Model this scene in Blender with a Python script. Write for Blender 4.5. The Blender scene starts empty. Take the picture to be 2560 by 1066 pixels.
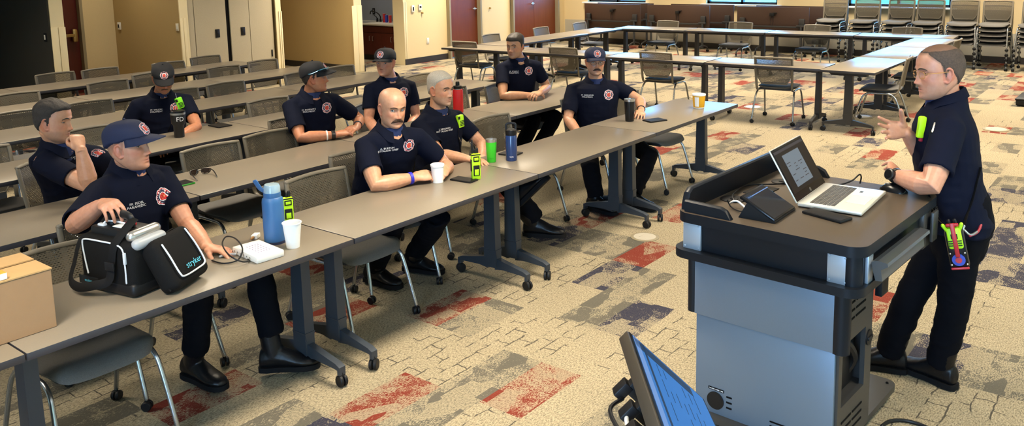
import bpy, bmesh, math, random
import numpy as np
from mathutils import Vector, Matrix
from mathutils.bvhtree import BVHTree
random.seed(7)
SC = bpy.context.scene
COL = SC.collection
V = Vector
PI = math.pi
# ------------------------------------------------------------------ camera model (measured from the table grid)
F, CX, CY = 2122.61, 1280.0, 213.0
YAW, PITCH, ROLL = 0.6730319, -0.1475652, -0.0215231
CAM = V((-2.65634, -3.13205, 2.08479))
_f = V((math.cos(YAW)*math.cos(PITCH), math.sin(YAW)*math.cos(PITCH), math.sin(PITCH)))
_r = _f.cross(V((0, 0, 1))).normalized()
_u = _r.cross(_f)
CR = _r*math.cos(ROLL) + _u*math.sin(ROLL)
CU = -_r*math.sin(ROLL) + _u*math.cos(ROLL)
CF = _f
def ray(px, py): return CF + CR*((px-CX)/F) - CU*((py-CY)/F)
def D(px, py, d): return CAM + ray(px, py)*d                      # a point of the place at forward distance d
def Zp(px, py, z): q = ray(px, py); return CAM + q*((z-CAM.z)/q.z)
def Yp(px, py, y): q = ray(px, py); return CAM + q*((y-CAM.y)/q.y)
def Xp(px, py, x): q = ray(px, py); return CAM + q*((x-CAM.x)/q.x)

# ------------------------------------------------------------------ materials
def new_mat(name):
    m = bpy.data.materials.new(name); m.use_nodes = True
    nt = m.node_tree; b = nt.nodes['Principled BSDF']
    return m, nt, b
def mat(name, col, rough=.5, metal=0., noise=0., nscale=40., bump=0., bscale=200., spec=.5, coat=0., emit=None, estr=0.):
    m, nt, b = new_mat(name)
    b.inputs['Base Color'].default_value = (*col, 1)
    b.inputs['Roughness'].default_value = rough
    b.inputs['Metallic'].default_value = metal
    b.inputs['Specular IOR Level'].default_value = spec
    b.inputs['Coat Weight'].default_value = coat
    if emit:
        b.inputs['Emission Color'].default_value = (*emit, 1); b.inputs['Emission Strength'].default_value = estr
    if noise or bump:
        tc = nt.nodes.new('ShaderNodeTexCoord')
    if noise:
        n = nt.nodes.new('ShaderNodeTexNoise'); n.inputs['Scale'].default_value = nscale; n.inputs['Detail'].default_value = 4
        nt.links.new(tc.outputs['Object'], n.inputs['Vector'])
        mx = nt.nodes.new('ShaderNodeMix'); mx.data_type = 'RGBA'
        mx.inputs['A'].default_value = (*[c*(1-noise) for c in col], 1)
        mx.inputs['B'].default_value = (*[min(1, c*(1+noise)) for c in col], 1)
        nt.links.new(n.outputs['Fac'], mx.inputs['Factor']); nt.links.new(mx.outputs['Result'], b.inputs['Base Color'])
    if bump:
        n2 = nt.nodes.new('ShaderNodeTexNoise'); n2.inputs['Scale'].default_value = bscale; n2.inputs['Detail'].default_value = 3
        nt.links.new(tc.outputs['Object'], n2.inputs['Vector'])
        bp = nt.nodes.new('ShaderNodeBump'); bp.inputs['Strength'].default_value = bump; bp.inputs['Distance'].default_value = .004
        nt.links.new(n2.outputs['Fac'], bp.inputs['Height']); nt.links.new(bp.outputs['Normal'], b.inputs['Normal'])
    return m
def wood_mat(name, c1, c2, rough=.35, axis='Z', scale=1.):
    m, nt, b = new_mat(name)
    tc = nt.nodes.new('ShaderNodeTexCoord'); mp = nt.nodes.new('ShaderNodeMapping')
    s = [14*scale, 14*scale, 14*scale]; s['XYZ'.index(axis)] = 1.0*scale
    mp.inputs['Scale'].default_value = s
    n = nt.nodes.new('ShaderNodeTexNoise'); n.inputs['Scale'].default_value = 1.6; n.inputs['Detail'].default_value = 5; n.inputs['Distortion'].default_value = .8
    mx = nt.nodes.new('ShaderNodeMix'); mx.data_type = 'RGBA'
    mx.inputs['A'].default_value = (*c1, 1); mx.inputs['B'].default_value = (*c2, 1)
    nt.links.new(tc.outputs['Object'], mp.inputs['Vector']); nt.links.new(mp.outputs['Vector'], n.inputs['Vector'])
    nt.links.new(n.outputs['Fac'], mx.inputs['Factor']); nt.links.new(mx.outputs['Result'], b.inputs['Base Color'])
    b.inputs['Roughness'].default_value = rough
    return m
M = {}
M['laminate'] = mat('laminate_taupe', (.200, .170, .130), .30, noise=.07, nscale=140, spec=.42)
M['edge'] = mat('edge_slate', (.030, .030, .038), .45)
M['under'] = mat('underside_black', (.012, .012, .013), .6)
M['legblue'] = mat('leg_slate_metal', (.036, .046, .060), .42, metal=.25)
M['legdark'] = mat('leg_dark_metal', (.03, .031, .034), .42, metal=.25)
M['rubber'] = mat('rubber_black', (.005, .005, .006), .5, spec=.3)
M['chrome'] = mat('chair_tube_silver', (.42, .45, .48), .26, metal=.9)
M['plastic'] = mat('chair_plastic_taupe', (.150, .130, .097), .45)
M['shell'] = mat('chair_shell_dark', (.02, .02, .022), .5)
M['seat'] = mat('seat_fabric', (.105, .100, .092), .9, noise=.35, nscale=260, bump=.3, bscale=420)
M['navy'] = mat('shirt_navy', (.0030, .0048, .0150), .85, bump=.25, bscale=900, noise=.12, nscale=30, spec=.12)
M['navybtn'] = mat('button_navy', (.012, .014, .02), .4)
M['trouser'] = mat('trouser_black', (.0022, .0026, .0048), .9, spec=.1, noise=.2, nscale=20)
M['tee'] = mat('tee_blue', (.006, .018, .085), .8)
M['boot'] = mat('boot_leather', (.005, .005, .006), .36, bump=.25, bscale=60, spec=.28)
M['sole'] = mat('boot_sole', (.006, .006, .007), .8, spec=.15)
M['white'] = mat('white_thread', (.75, .76, .80), .6)
M['red'] = mat('red_thread', (.50, .015, .02), .6)
M['badgenavy'] = mat('badge_navy', (.01, .015, .05), .6)
M['gold'] = mat('gold_thread', (.5, .25, .08), .6)
M['capnavy'] = mat('cap_navy', (.008, .014, .050), .8, bump=.2, bscale=500)
M['capblack'] = mat('cap_black', (.004, .0045, .007), .85, bump=.2, bscale=500)
M['capgrey'] = mat('cap_charcoal', (.012, .013, .017), .85, bump=.2, bscale=500)
M['eyewhite'] = mat('eye_white', (.72, .70, .68), .25)
M['iris'] = mat('eye_iris', (.05, .06, .07), .15)
M['irisbrown'] = mat('eye_iris_brown', (.03, .018, .01), .15)
M['hairdark'] = mat('hair_dark_brown', (.018, .012, .008), .6, noise=.5, nscale=160, bump=.6, bscale=260)
M['hairbrown'] = mat('hair_brown', (.05, .028, .016), .6, noise=.5, nscale=160, bump=.6, bscale=260)
M['hairgrey'] = mat('hair_grey', (.42, .38, .32), .65, noise=.4, nscale=160, bump=.6, bscale=260)
M['hairthin'] = mat('hair_thin_brown', (.065, .042, .030), .75, noise=.7, nscale=150, bump=.4, bscale=260)
M['hairsalt'] = mat('hair_salt_pepper', (.024, .018, .015), .7, noise=.8, nscale=120, bump=.6, bscale=260)
M['stachered'] = mat('moustache_auburn', (.055, .022, .010), .7, noise=.5, nscale=220, bump=.7, bscale=300)
M['stachedark'] = mat('moustache_brown', (.03, .013, .008), .7, noise=.5, nscale=220, bump=.7, bscale=300)
M['cream'] = mat('wall_cream', (.70, .56, .32), .75, noise=.04, nscale=60, bump=.06, bscale=180)
M['tan'] = mat('wall_tan', (.42, .30, .125), .75, noise=.05, nscale=60, bump=.06, bscale=180)
M['charcoal'] = mat('wall_charcoal', (.030, .029, .024), .7, noise=.06, nscale=40)
M['lowwall'] = mat('wall_low_band', (.42, .39, .32), .75)
M['guard'] = mat('corner_guard', (.80, .68, .42), .45)
M['base'] = mat('baseboard_dark', (.022, .018, .015), .5)
M['ceil'] = mat('ceiling_tile', (.75, .74, .70), .9)
M['panel'] = mat('partition_fabric', (.46, .40, .28), .9, noise=.08, nscale=90)
M['seam'] = mat('seam_black', (.003, .003, .0035), .8, spec=.1)
M['doorred'] = wood_mat('door_mahogany', (.105, .019, .003), (.175, .040, .007), .4)
M['doorwine'] = wood_mat('door_dark_wine', (.050, .004, .003), (.085, .008, .005), .35)
M['cabwood'] = wood_mat('cabinet_cherry', (.055, .008, .005), (.10, .018, .009), .35)
M['frame'] = mat('door_frame_grey', (.26, .22, .14), .5)
M['steel'] = mat('brushed_steel', (.55, .54, .52), .3, metal=.9)
M['brass'] = mat('satin_brass', (.45, .33, .14), .35, metal=.9)
M['blackp'] = mat('black_plastic', (.007, .007, .008), .45, spec=.3)
M['blackgloss'] = mat('black_gloss', (.006, .006, .007), .25, spec=.3)
M['lash'] = mat('eyelash_dark', (.012, .007, .005), .8)
M['glassblk'] = mat('phone_glass', (.006, .006, .008), .4, spec=.2)
M['whitep'] = mat('white_plastic', (.78, .76, .70), .4)
M['ivory'] = mat('ivory_plate', (.8, .76, .62), .45)
M['tableund'] = wood_mat('table_underside_brown', (.024, .0085, .0035), (.036, .014, .006), .55, axis='Y', scale=2)
M['kwall'] = mat('kitchen_wall_slate', (.20, .22, .26), .5)
M['counter'] = mat('counter_stone', (.48, .44, .36), .35, noise=.15, nscale=200)
M['winframe'] = mat('window_frame_black', (.012, .013, .015), .4)
M['sill'] = mat('window_sill_white', (.72, .74, .76), .4)

def skin_mat():
    m, nt, b = new_mat('skin')
    a = nt.nodes.new('ShaderNodeAttribute'); a.attribute_name = 'skin'; a.attribute_type = 'GEOMETRY'
    tc = nt.nodes.new('ShaderNodeTexCoord')
    n = nt.nodes.new('ShaderNodeTexNoise'); n.inputs['Scale'].default_value = 45; n.inputs['Detail'].default_value = 5
    nt.links.new(tc.outputs['Object'], n.inputs['Vector'])
    mx = nt.nodes.new('ShaderNodeMix'); mx.data_type = 'RGBA'; mx.blend_type = 'MULTIPLY'; mx.inputs['Factor'].default_value = .35
    nt.links.new(a.outputs['Color'], mx.inputs['A'])
    cr = nt.nodes.new('ShaderNodeValToRGB'); cr.color_ramp.elements[0].position = .35; cr.color_ramp.elements[0].color = (.72, .60, .55, 1); cr.color_ramp.elements[1].position = .62
    nt.links.new(n.outputs['Fac'], cr.inputs['Fac']); nt.links.new(cr.outputs['Color'], mx.inputs['B'])
    nt.links.new(mx.outputs['Result'], b.inputs['Base Color'])
    b.inputs['Roughness'].default_value = .42; b.inputs['Specular IOR Level'].default_value = .45
    b.inputs['Subsurface Weight'].default_value = .12; b.inputs['Subsurface Radius'].default_value = (.012, .004, .002)
    b.inputs['Subsurface Scale'].default_value = 1.0
    bp = nt.nodes.new('ShaderNodeBump'); bp.inputs['Strength'].default_value = .12; bp.inputs['Distance'].default_value = .003
    n2 = nt.nodes.new('ShaderNodeTexNoise'); n2.inputs['Scale'].default_value = 260
    nt.links.new(tc.outputs['Object'], n2.inputs['Vector']); nt.links.new(n2.outputs['Fac'], bp.inputs['Height']); nt.links.new(bp.outputs['Normal'], b.inputs['Normal'])
    return m
M['skin'] = skin_mat()
def mesh_back_mat():
    m, nt, b = new_mat('chair_mesh_perforated')
    b.inputs['Base Color'].default_value = (.085, .072, .050, 1); b.inputs['Roughness'].default_value = .5
    tc = nt.nodes.new('ShaderNodeTexCoord'); sp = nt.nodes.new('ShaderNodeSeparateXYZ'); cb = nt.nodes.new('ShaderNodeCombineXYZ')
    nt.links.new(tc.outputs['Object'], sp.inputs['Vector']); nt.links.new(sp.outputs['X'], cb.inputs['X']); nt.links.new(sp.outputs['Z'], cb.inputs['Y'])
    br = nt.nodes.new('ShaderNodeTexBrick'); br.inputs['Scale'].default_value = 1.0
    br.inputs['Brick Width'].default_value = .0155; br.inputs['Row Height'].default_value = .0092
    br.inputs['Mortar Size'].default_value = .0029; br.inputs['Mortar Smooth'].default_value = 0.
    nt.links.new(cb.outputs['Vector'], br.inputs['Vector'])
    tr = nt.nodes.new('ShaderNodeBsdfTransparent'); ms = nt.nodes.new('ShaderNodeMixShader')
    out = nt.nodes['Material Output']
    nt.links.new(br.outputs['Fac'], ms.inputs['Fac']); nt.links.new(tr.outputs['BSDF'], ms.inputs[1]); nt.links.new(b.outputs['BSDF'], ms.inputs[2])
    nt.links.new(ms.outputs['Shader'], out.inputs['Surface'])
    return m
M['meshback'] = mesh_back_mat()

# ------------------------------------------------------------------ geometry helpers
class G:
    """Collects shapes; build() links them as ONE mesh object."""
    def __init__(s, T=None): s.v = []; s.f = []; s.m = []; s.T = T
    def add(s, vs, fs, mi=0):
        o = len(s.v)
        if s.T is not None: vs = [s.T @ V(p) for p in vs]
        s.v += [tuple(p) for p in vs]; s.f += [tuple(i+o for i in q) for q in fs]; s.m += [mi]*len(fs)
        return s
    def box(s, c, d, mi=0, bev=0., R=None, seg=2, top=None):
        x, y, z = [k/2 for k in d]
        if bev > 0:
            bm = bmesh.new(); bmesh.ops.create_cube(bm, size=1.)
            for q in bm.verts: q.co = V((q.co.x*d[0], q.co.y*d[1], q.co.z*d[2]))
            bmesh.ops.bevel(bm, geom=list(bm.edges), offset=bev, segments=seg, affect='EDGES', profile=.5)
            bm.verts.ensure_lookup_table()
            vs = [q.co.copy() for q in bm.verts]; fs = [[q.index for q in p.verts] for p in bm.faces]
            ns = [p.normal.z for p in bm.faces]; bm.free()
        else:
            vs = [V((a*x, b*y, e*z)) for a in (-1, 1) for b in (-1, 1) for e in (-1, 1)]
            fs = [(0, 1, 3, 2), (4, 6, 7, 5), (0, 4, 5, 1), (2, 3, 7, 6), (0, 2, 6, 4), (1, 5, 7, 3)]; ns = [0, 0, 0, 0, -1, 1]
        if R is not None: vs = [R @ q for q in vs]
        vs = [q+V(c) for q in vs]
        o = len(s.f); s.add(vs, fs, mi)
        if top is not None:
            for k, n in enumerate(ns):
                if n > .9: s.m[o+k] = top
        return s
    def hexa(s, b4, t4, mi=0):
        return s.add(list(b4)+list(t4), [(3, 2, 1, 0), (4, 5, 6, 7), (0, 1, 5, 4), (1, 2, 6, 5), (2, 3, 7, 6), (3, 0, 4, 7)], mi)
    def prism(s, poly, z0, z1, mi=0, mtop=None):
        n = len(poly)
        vs = [V((p[0], p[1], z0)) for p in poly]+[V((p[0], p[1], z1)) for p in poly]
        s.add(vs, [tuple(range(n-1, -1, -1))], mi); s.f[-1:] = s.f[-1:]
        o = len(s.v)-2*n
        s.f.append(tuple(o+n+i for i in range(n))); s.m.append(mi if mtop is None else mtop)
        for i in range(n):
            j = (i+1) % n; s.f.append((o+i, o+j, o+n+j, o+n+i)); s.m.append(mi)
        return s
    def loft(s, rings, mi=0, caps=True, closed=True):
        n = len(rings[0]); vs = [p for r in rings for p in r]; fs = []
        for i in range(len(rings)-1):
            for j in range(n if closed else n-1):
                k = (j+1) % n
                fs.append((i*n+j, i*n+k, (i+1)*n+k, (i+1)*n+j))
        if caps and closed:
            fs.append(tuple(range(n-1, -1, -1))); fs.append(tuple((len(rings)-1)*n+j for j in range(n)))
        return s.add(vs, fs, mi)
    def tube(s, pts, rad, n=10, mi=0, flat=1., ref=None, caps='round', hollow=None):
        pts = [V(p) for p in pts]
        if not isinstance(rad, list): rad = [rad]*len(pts)
        T = []
        for i in range(len(pts)):
            a = pts[max(i-1, 0)]; b = pts[min(i+1, len(pts)-1)]
            d = (b-a); T.append(d.normalized() if d.length > 1e-9 else V((0, 0, 1)))
        nrm = V(ref) if ref is not None else (V((0, 0, 1)) if abs(T[0].z) < .9 else V((1, 0, 0)))
        rings = []
        def ring(p, t, r, nr):
            bn = t.cross(nr).normalized()
            rr = r if hasattr(r, '__len__') else (r, r*flat)
            return [p+nr*(math.cos(2*PI*k/n)*rr[1])+bn*(math.sin(2*PI*k/n)*rr[0]) for k in range(n)]
        def sc(r, k): return (r[0]*k, r[1]*k) if hasattr(r, '__len__') else r*k
        mr = lambda r: min(r) if hasattr(r, '__len__') else r*min(1, flat)
        for i, (p, t) in enumerate(zip(pts, T)):
            nrm = (nrm - t*nrm.dot(t)); nrm = nrm.normalized() if nrm.length > 1e-6 else t.orthogonal().normalized()
            if i == 0 and caps == 'round':
                for a in (80, 50, 25):
                    k = math.cos(math.radians(a)); rings.append(ring(p-t*(mr(rad[0])*math.sin(math.radians(a))), t, sc(rad[0], k), nrm))
            rings.append(ring(p, t, rad[i], nrm))
            if i == len(pts)-1:
                if hollow:
                    w, dep = hollow
                    rr = rad[i] if hasattr(rad[i], '__len__') else (rad[i], rad[i]*flat)
                    ri = (rr[0]-w, rr[1]-w)
                    rings.append(ring(p+t*.002, t, (rr[0]-w*.5, rr[1]-w*.5), nrm))
                    rings.append(ring(p, t, ri, nrm)); rings.append(ring(p-t*dep, t, ri, nrm))
                elif caps == 'round':
                    for a in (25, 50, 80):
                        k = math.cos(math.radians(a)); rings.append(ring(p+t*(mr(rad[i])*math.sin(math.radians(a))), t, sc(rad[i], k), nrm))
        return s.loft(rings, mi)
    def lathe(s, prof, n=24, mi=0, mis=None, c=(0, 0, 0)):
        c = V(c)
        rings = [[c+V((r*math.cos(2*PI*k/n), r*math.sin(2*PI*k/n), z)) for k in range(n)] for r, z in prof]
        o = len(s.f); s.loft(rings, mi)
        if mis:
            for i in range(len(prof)-1):
                for k in range(n): s.m[o+i*n+k] = mis[i]
        return s
    def ball(s, c, r, mi=0, nu=14, nv=9, R=None):
        c = V(c); r = r if hasattr(r, '__len__') else (r, r, r); rings = []
        for i in range(nv+1):
            a = -PI/2 + PI*i/nv; a = max(min(a, PI/2-.06), -PI/2+.06)
            rg = [V((r[0]*math.cos(a)*math.cos(2*PI*k/nu), r[1]*math.cos(a)*math.sin(2*PI*k/nu), r[2]*math.sin(a))) for k in range(nu)]
            rings.append([c+(R @ q if R is not None else q) for q in rg])
        return s.loft(rings, mi)
    def build(s, name, mats, parent=None, loc=None, smooth=True, ang=40, off=None):
        vs = s.v if off is None else [tuple(V(p)-V(off)) for p in s.v]
        me = bpy.data.meshes.new(name); me.from_pydata(vs, [], s.f); me.update()
        return finish(name, me, mats, parent, loc, s.m, smooth, ang)
def finish(name, me, mats, parent=None, loc=None, mi=None, smooth=True, ang=40):
    if not isinstance(mats, (list, tuple)): mats = [mats]
    for m in mats: me.materials.append(M[m] if isinstance(m, str) else m)
    if mi is not None and len(mats) > 1: me.polygons.foreach_set('material_index', mi)
    if smooth:
        me.polygons.foreach_set('use_smooth', [True]*len(me.polygons))
        if ang and ang < 180:
            try: me.set_sharp_from_angle(angle=math.radians(ang))
            except Exception: pass
    o = bpy.data.objects.new(name, me); COL.objects.link(o)
    if parent is not None: o.parent = parent
    if loc is not None: o.location = loc
    return o
def fix_normals(o):
    bm = bmesh.new(); bm.from_mesh(o.data); bmesh.ops.recalc_face_normals(bm, faces=bm.faces); bm.to_mesh(o.data); bm.free(); return o
def tag(o, label, cat, group=None):
    o['label'] = label; o['category'] = cat
    if group: o['group'] = group
    return o
def thing(name, label, cat, loc=(0, 0, 0), rz=0., group=None):
    o = bpy.data.objects.new(name, None); COL.objects.link(o); o.empty_display_size = .1
    o.location = loc; o.rotation_euler = (0, 0, rz)
    return tag(o, label, cat, group)
def struct(o): o['kind'] = 'structure'; return o
def dup(src, loc, rz, label, group=None):
    r = src.copy(); COL.objects.link(r); r.location = loc; r.rotation_euler = (0, 0, rz); r['label'] = label
    if group: r['group'] = group
    def rec(a, b):
        for ch in list(a.children):
            c = ch.copy(); COL.objects.link(c); c.parent = b; rec(ch, c)
    kids = list(src.children)
    for ch in kids:
        c = ch.copy(); COL.objects.link(c); c.parent = r; rec(ch, c)
    return r
def text_geo(body, size, align='CENTER', ext=0.):
    cu = bpy.data.curves.new('txt', 'FONT'); cu.body = body; cu.size = size; cu.align_x = align; cu.align_y = 'CENTER'; cu.extrude = ext; cu.resolution_u = 2
    cu.space_line = .95
    o = bpy.data.objects.new('txt', cu); COL.objects.link(o)
    dg = bpy.context.evaluated_depsgraph_get()
    me = bpy.data.meshes.new_from_object(o.evaluated_get(dg))
    vs = [v.co.copy() for v in me.vertices]; fs = [tuple(p.vertices) for p in me.polygons]
    bpy.data.objects.remove(o); bpy.data.curves.remove(cu); bpy.data.meshes.remove(me)
    return vs, fs
def text_obj(body, size, name, m, parent, Tm, align='CENTER'):
    vs, fs = text_geo(body, size, align)
    g = G(Tm); g.add(vs, fs); return g.build(name, m, parent, smooth=False)
def basis(x, y, z, o): return Matrix(((x[0], y[0], z[0], o[0]), (x[1], y[1], z[1], o[1]), (x[2], y[2], z[2], o[2]), (0, 0, 0, 1)))
def bez(a, b, c, d, n=12):
    a, b, c, d = V(a), V(b), V(c), V(d)
    return [a*(1-t)**3+b*3*t*(1-t)**2+c*3*t*t*(1-t)+d*t**3 for t in [i/n for i in range(n+1)]]
def smooth_path(pts, n=6):
    pts = [V(p) for p in pts]; out = []
    for i in range(len(pts)-1):
        p0 = pts[max(i-1, 0)]; p1 = pts[i]; p2 = pts[i+1]; p3 = pts[min(i+2, len(pts)-1)]
        for k in range(n):
            t = k/n
            out.append(.5*((2*p1)+(p2-p0)*t+(2*p0-5*p1+4*p2-p3)*t*t+(3*p1-p0-3*p2+p3)*t**3))
    return out+[pts[-1]]
ORD = ['first', 'second', 'third', 'fourth', 'fifth', 'sixth', 'seventh', 'eighth', 'ninth', 'tenth']
# ------------------------------------------------------------------ carpet floor
def floor_mat():
    m, nt, b = new_mat('carpet_tiles'); N = nt.nodes; L = nt.links
    def noise(scale, detail=3, vec=None, dist=0.):
        n = N.new('ShaderNodeTexNoise'); n.inputs['Scale'].default_value = scale; n.inputs['Detail'].default_value = detail; n.inputs['Distortion'].default_value = dist
        if vec is not None: L.new(vec, n.inputs['Vector'])
        return n.outputs['Fac']
    def ramp(src, a, bb, ca=(0, 0, 0, 1), cb=(1, 1, 1, 1)):
        r = N.new('ShaderNodeValToRGB'); r.color_ramp.elements[0].position = a; r.color_ramp.elements[1].position = bb
        r.color_ramp.elements[0].color = ca; r.color_ramp.elements[1].color = cb; L.new(src, r.inputs['Fac']); return r.outputs['Color']
    def math_(op, a, bb, clamp=False):
        k = N.new('ShaderNodeMath'); k.operation = op; k.use_clamp = clamp
        for i, q in enumerate((a, bb)):
            if isinstance(q, (int, float)): k.inputs[i].default_value = q
            else: L.new(q, k.inputs[i])
        return k.outputs[0]
    def mix(f, a, bb):
        k = N.new('ShaderNodeMix'); k.data_type = 'RGBA'
        for nm, q in (('Factor', f), ('A', a), ('B', bb)):
            if isinstance(q, (int, float)): k.inputs[nm].default_value = q
            elif isinstance(q, tuple): k.inputs[nm].default_value = q
            else: L.new(q, k.inputs[nm])
        return k.outputs['Result']
    tc = N.new('ShaderNodeTexCoord'); P = tc.outputs['Object']
    mp = N.new('ShaderNodeMapping'); mp.inputs['Scale'].default_value = (.55, 1.3, 1); mp.inputs['Rotation'].default_value = (0, 0, .5); L.new(P, mp.inputs['Vector'])
    fA = noise(120, 1, mp.outputs['Vector']); fB = noise(330, 1, mp.outputs['Vector'])
    fleck = math_('ADD', math_('MULTIPLY', fA, .55), math_('MULTIPLY', fB, .45))
    at = N.new('ShaderNodeAttribute'); at.attribute_name = 'tile'
    ai = N.new('ShaderNodeAttribute'); ai.attribute_name = 'info'
    si = N.new('ShaderNodeSeparateColor'); L.new(ai.outputs['Color'], si.inputs['Color'])
    crk, rnd, blk = si.outputs['Red'], si.outputs['Green'], si.outputs['Blue']
    fl = ramp(fleck, .42, .66)
    soft = noise(2.2, 3, P)
    light = mix(soft, (.42, .352, .232, 1), (.33, .275, .182, 1))
    base = mix(fl, light, (.110, .094, .064, 1))
    # distressed colour blocks
    mp2 = N.new('ShaderNodeMapping'); mp2.inputs['Scale'].default_value = (4.5, 9, 1); L.new(P, mp2.inputs['Vector'])
    vor = N.new('ShaderNodeTexVoronoi'); vor.distance = 'CHEBYCHEV'; vor.inputs['Scale'].default_value = 1.; vor.inputs['Randomness'].default_value = .9
    L.new(mp2.outputs['Vector'], vor.inputs['Vector'])
    sv = N.new('ShaderNodeSeparateColor'); L.new(vor.outputs['Color'], sv.inputs['Color'])
    edge = noise(13, 5, P)
    k = math_('ADD', math_('MULTIPLY', sv.outputs['Red'], .62), math_('MULTIPLY', edge, .85))
    k = math_('ADD', k, math_('MULTIPLY', math_('SUBTRACT', fleck, .5), 1.6))
    cov = ramp(k, .58, .78)
    f = math_('MULTIPLY', cov, blk, True)
    faint = math_('MULTIPLY', blk, .22)
    f = math_('MAXIMUM', math_('MULTIPLY', f, .92), faint)
    col = mix(f, base, at.outputs['Color'])
    # crackle lines
    nz = N.new('ShaderNodeTexNoise'); nz.inputs['Scale'].default_value = 9; nz.inputs['Detail'].default_value = 4; L.new(P, nz.inputs['Vector'])
    vm = N.new('ShaderNodeVectorMath'); vm.operation = 'MULTIPLY_ADD'; vm.inputs[1].default_value = (.05, .05, 0); L.new(nz.outputs['Color'], vm.inputs[0]); L.new(P, vm.inputs[2])
    br = N.new('ShaderNodeTexBrick'); br.inputs['Scale'].default_value = 1.; br.inputs['Brick Width'].default_value = .17; br.inputs['Row Height'].default_value = .085
    br.inputs['Mortar Size'].default_value = .0045; br.inputs['Mortar Smooth'].default_value = .4
    L.new(vm.outputs['Vector'], br.inputs['Vector'])
    brk = ramp(noise(6.5, 3, P), .47, .53)
    cf = math_('MULTIPLY', math_('MULTIPLY', br.outputs['Fac'], brk), crk, True)
    cf = math_('MULTIPLY', cf, .85)
    col = mix(cf, col, (.035, .032, .028, 1))
    L.new(col, b.inputs['Base Color']); b.inputs['Roughness'].default_value = .95; b.inputs['Specular IOR Level'].default_value = .15
    bp = N.new('ShaderNodeBump'); bp.inputs['Strength'].default_value = .35; bp.inputs['Distance'].default_value = .004
    L.new(fleck, bp.inputs['Height']); L.new(bp.outputs['Normal'], b.inputs['Normal'])
    return m
M['carpet'] = floor_mat()
BLK = {'r': [(1340,970),(950,1000),(1105,767),(1620,637),(1490,550),(830,800),(785,678),(1250,501),(1673,545),(2205,750),(2467,318),(2530,250),(2418,216),(2555,216),(2467,187),(2545,187),
             (2161,340),(2188,387),(2276,289),(1957,294),(1857,270),(2015,204),(1827,209),(2152,233),(2178,267),(1790,340),(1673,374),(1687,323),(1060,155),(1090,166),(1500,207),(1640,190),(2480,160),(1420,185)],
       'n': [(840,1058),(1510,683),(1615,805),(1400,579),(1145,615),(1250,537),(1670,513),(985,685),(2292,872),(2478,681),(2520,650),(2532,569),(2478,475),(2528,214),(2499,197),(2205,360),(1971,314),(2071,250),(2015,265),(2071,228),(2108,209),(2071,194),(1837,187),(1869,370),(2200,1030),(1400,170)],
       'g': [(700,1050),(1043,1024),(1120,1003),(1181,942),(1185,800),(1286,751),(1270,900),(1225,960),(1470,775),(1620,695),(1500,612),(1430,522),(1382,540),(1610,531),(796,758),(805,748),(2477,919),(2430,890),(2504,450),(2464,417),(2526,331),(2506,367),(2467,411),(2480,252),(2538,238),(2467,216),(2416,228),(2445,197),(2421,188),
             (2144,316),(2113,372),(2247,348),(2285,365),(2196,287),(2027,299),(2078,272),(1917,275),(1869,223),(1874,192),(1864,348),(1792,367),(1780,386),(1675,388),(1692,408),(1636,447),(1787,413),(1768,311),(1130,610)],
       'c': [(115,1030),(60,900),(1290,880),(1350,840),(1230,850),(1040,870),(1070,900),(1100,925),(1330,830),(1430,850),(1520,920),(1690,810),(1720,840),(1700,880),(1265,702),(1226,684),(1230,732),(2325,1006),(2455,980),(2450,735),(2426,775),(2510,524),(2535,397),(1881,331),(2056,345),(1895,328),(1909,374),(740,870),(760,960),(880,880),(1480,650),(1330,700)]}
TX0, TY0, TW, TH = .18, -.13, .5, .25
cells = {}
for kc, pts in BLK.items():
    for px, py in pts:
        q = Zp(px, py, 0); cells[(math.floor((q.x-TX0)/TW), math.floor((q.y-TY0)/TH))] = kc
def make_floor():
    i0, i1, j0, j1 = -11, 30, -22, 50
    vs = []; fs = []; cols = []; info = []
    rr = random.Random(3)
    for i in range(i0, i1+1):
        for j in range(j0, j1+1): vs.append((min(TX0+i*TW, 15.0), TY0+j*TH, 0))
    nj = j1-j0+1
    CC = {'r': (.150, .012, .006), 'n': (.012, .015, .038), 'g': (.085, .080, .064), 'c': (.3, .25, .16), 'b': (.3, .25, .16)}
    for i in range(i0, i1):
        for j in range(j0, j1):
            a = (i-i0)*nj+(j-j0); fs.append((a, a+nj, a+nj+1, a+1))
            k = cells.get((i, j))
            x, y = TX0+(i+.5)*TW, TY0+(j+.5)*TH
            if k is None:
                u = rr.random()
                d = V((x, y, 0))-CAM; zz = d.dot(CF); inview = False
                if zz > .5:
                    px = CX+F*d.dot(CR)/zz; py = CY-F*d.dot(CU)/zz
                    inview = 0 < px < 2560 and py > 265 and (px > 560)
                if inview: k = 'c' if u < .16 else ('g' if u < .22 else 'b')
                else: k = 'r' if u < .09 else 'n' if u < .2 else 'g' if u < .45 else 'c' if u < .6 else 'b'
            info.append((1. if k == 'c' else (.0 if k != 'b' else .10), rr.random(), 1. if k in 'rng' else 0.))
            cols.append(CC[k])
    me = bpy.data.meshes.new('floor'); me.from_pydata(vs, [], fs); me.update()
    for nm, data in (('tile', cols), ('info', info)):
        at = me.color_attributes.new(nm, 'FLOAT_COLOR', 'CORNER'); arr = []
        for c in data: arr += [*c, 1.]*4
        at.data.foreach_set('color', arr)
    o = finish('floor', me, 'carpet', smooth=False); struct(o)
make_floor()

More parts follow.
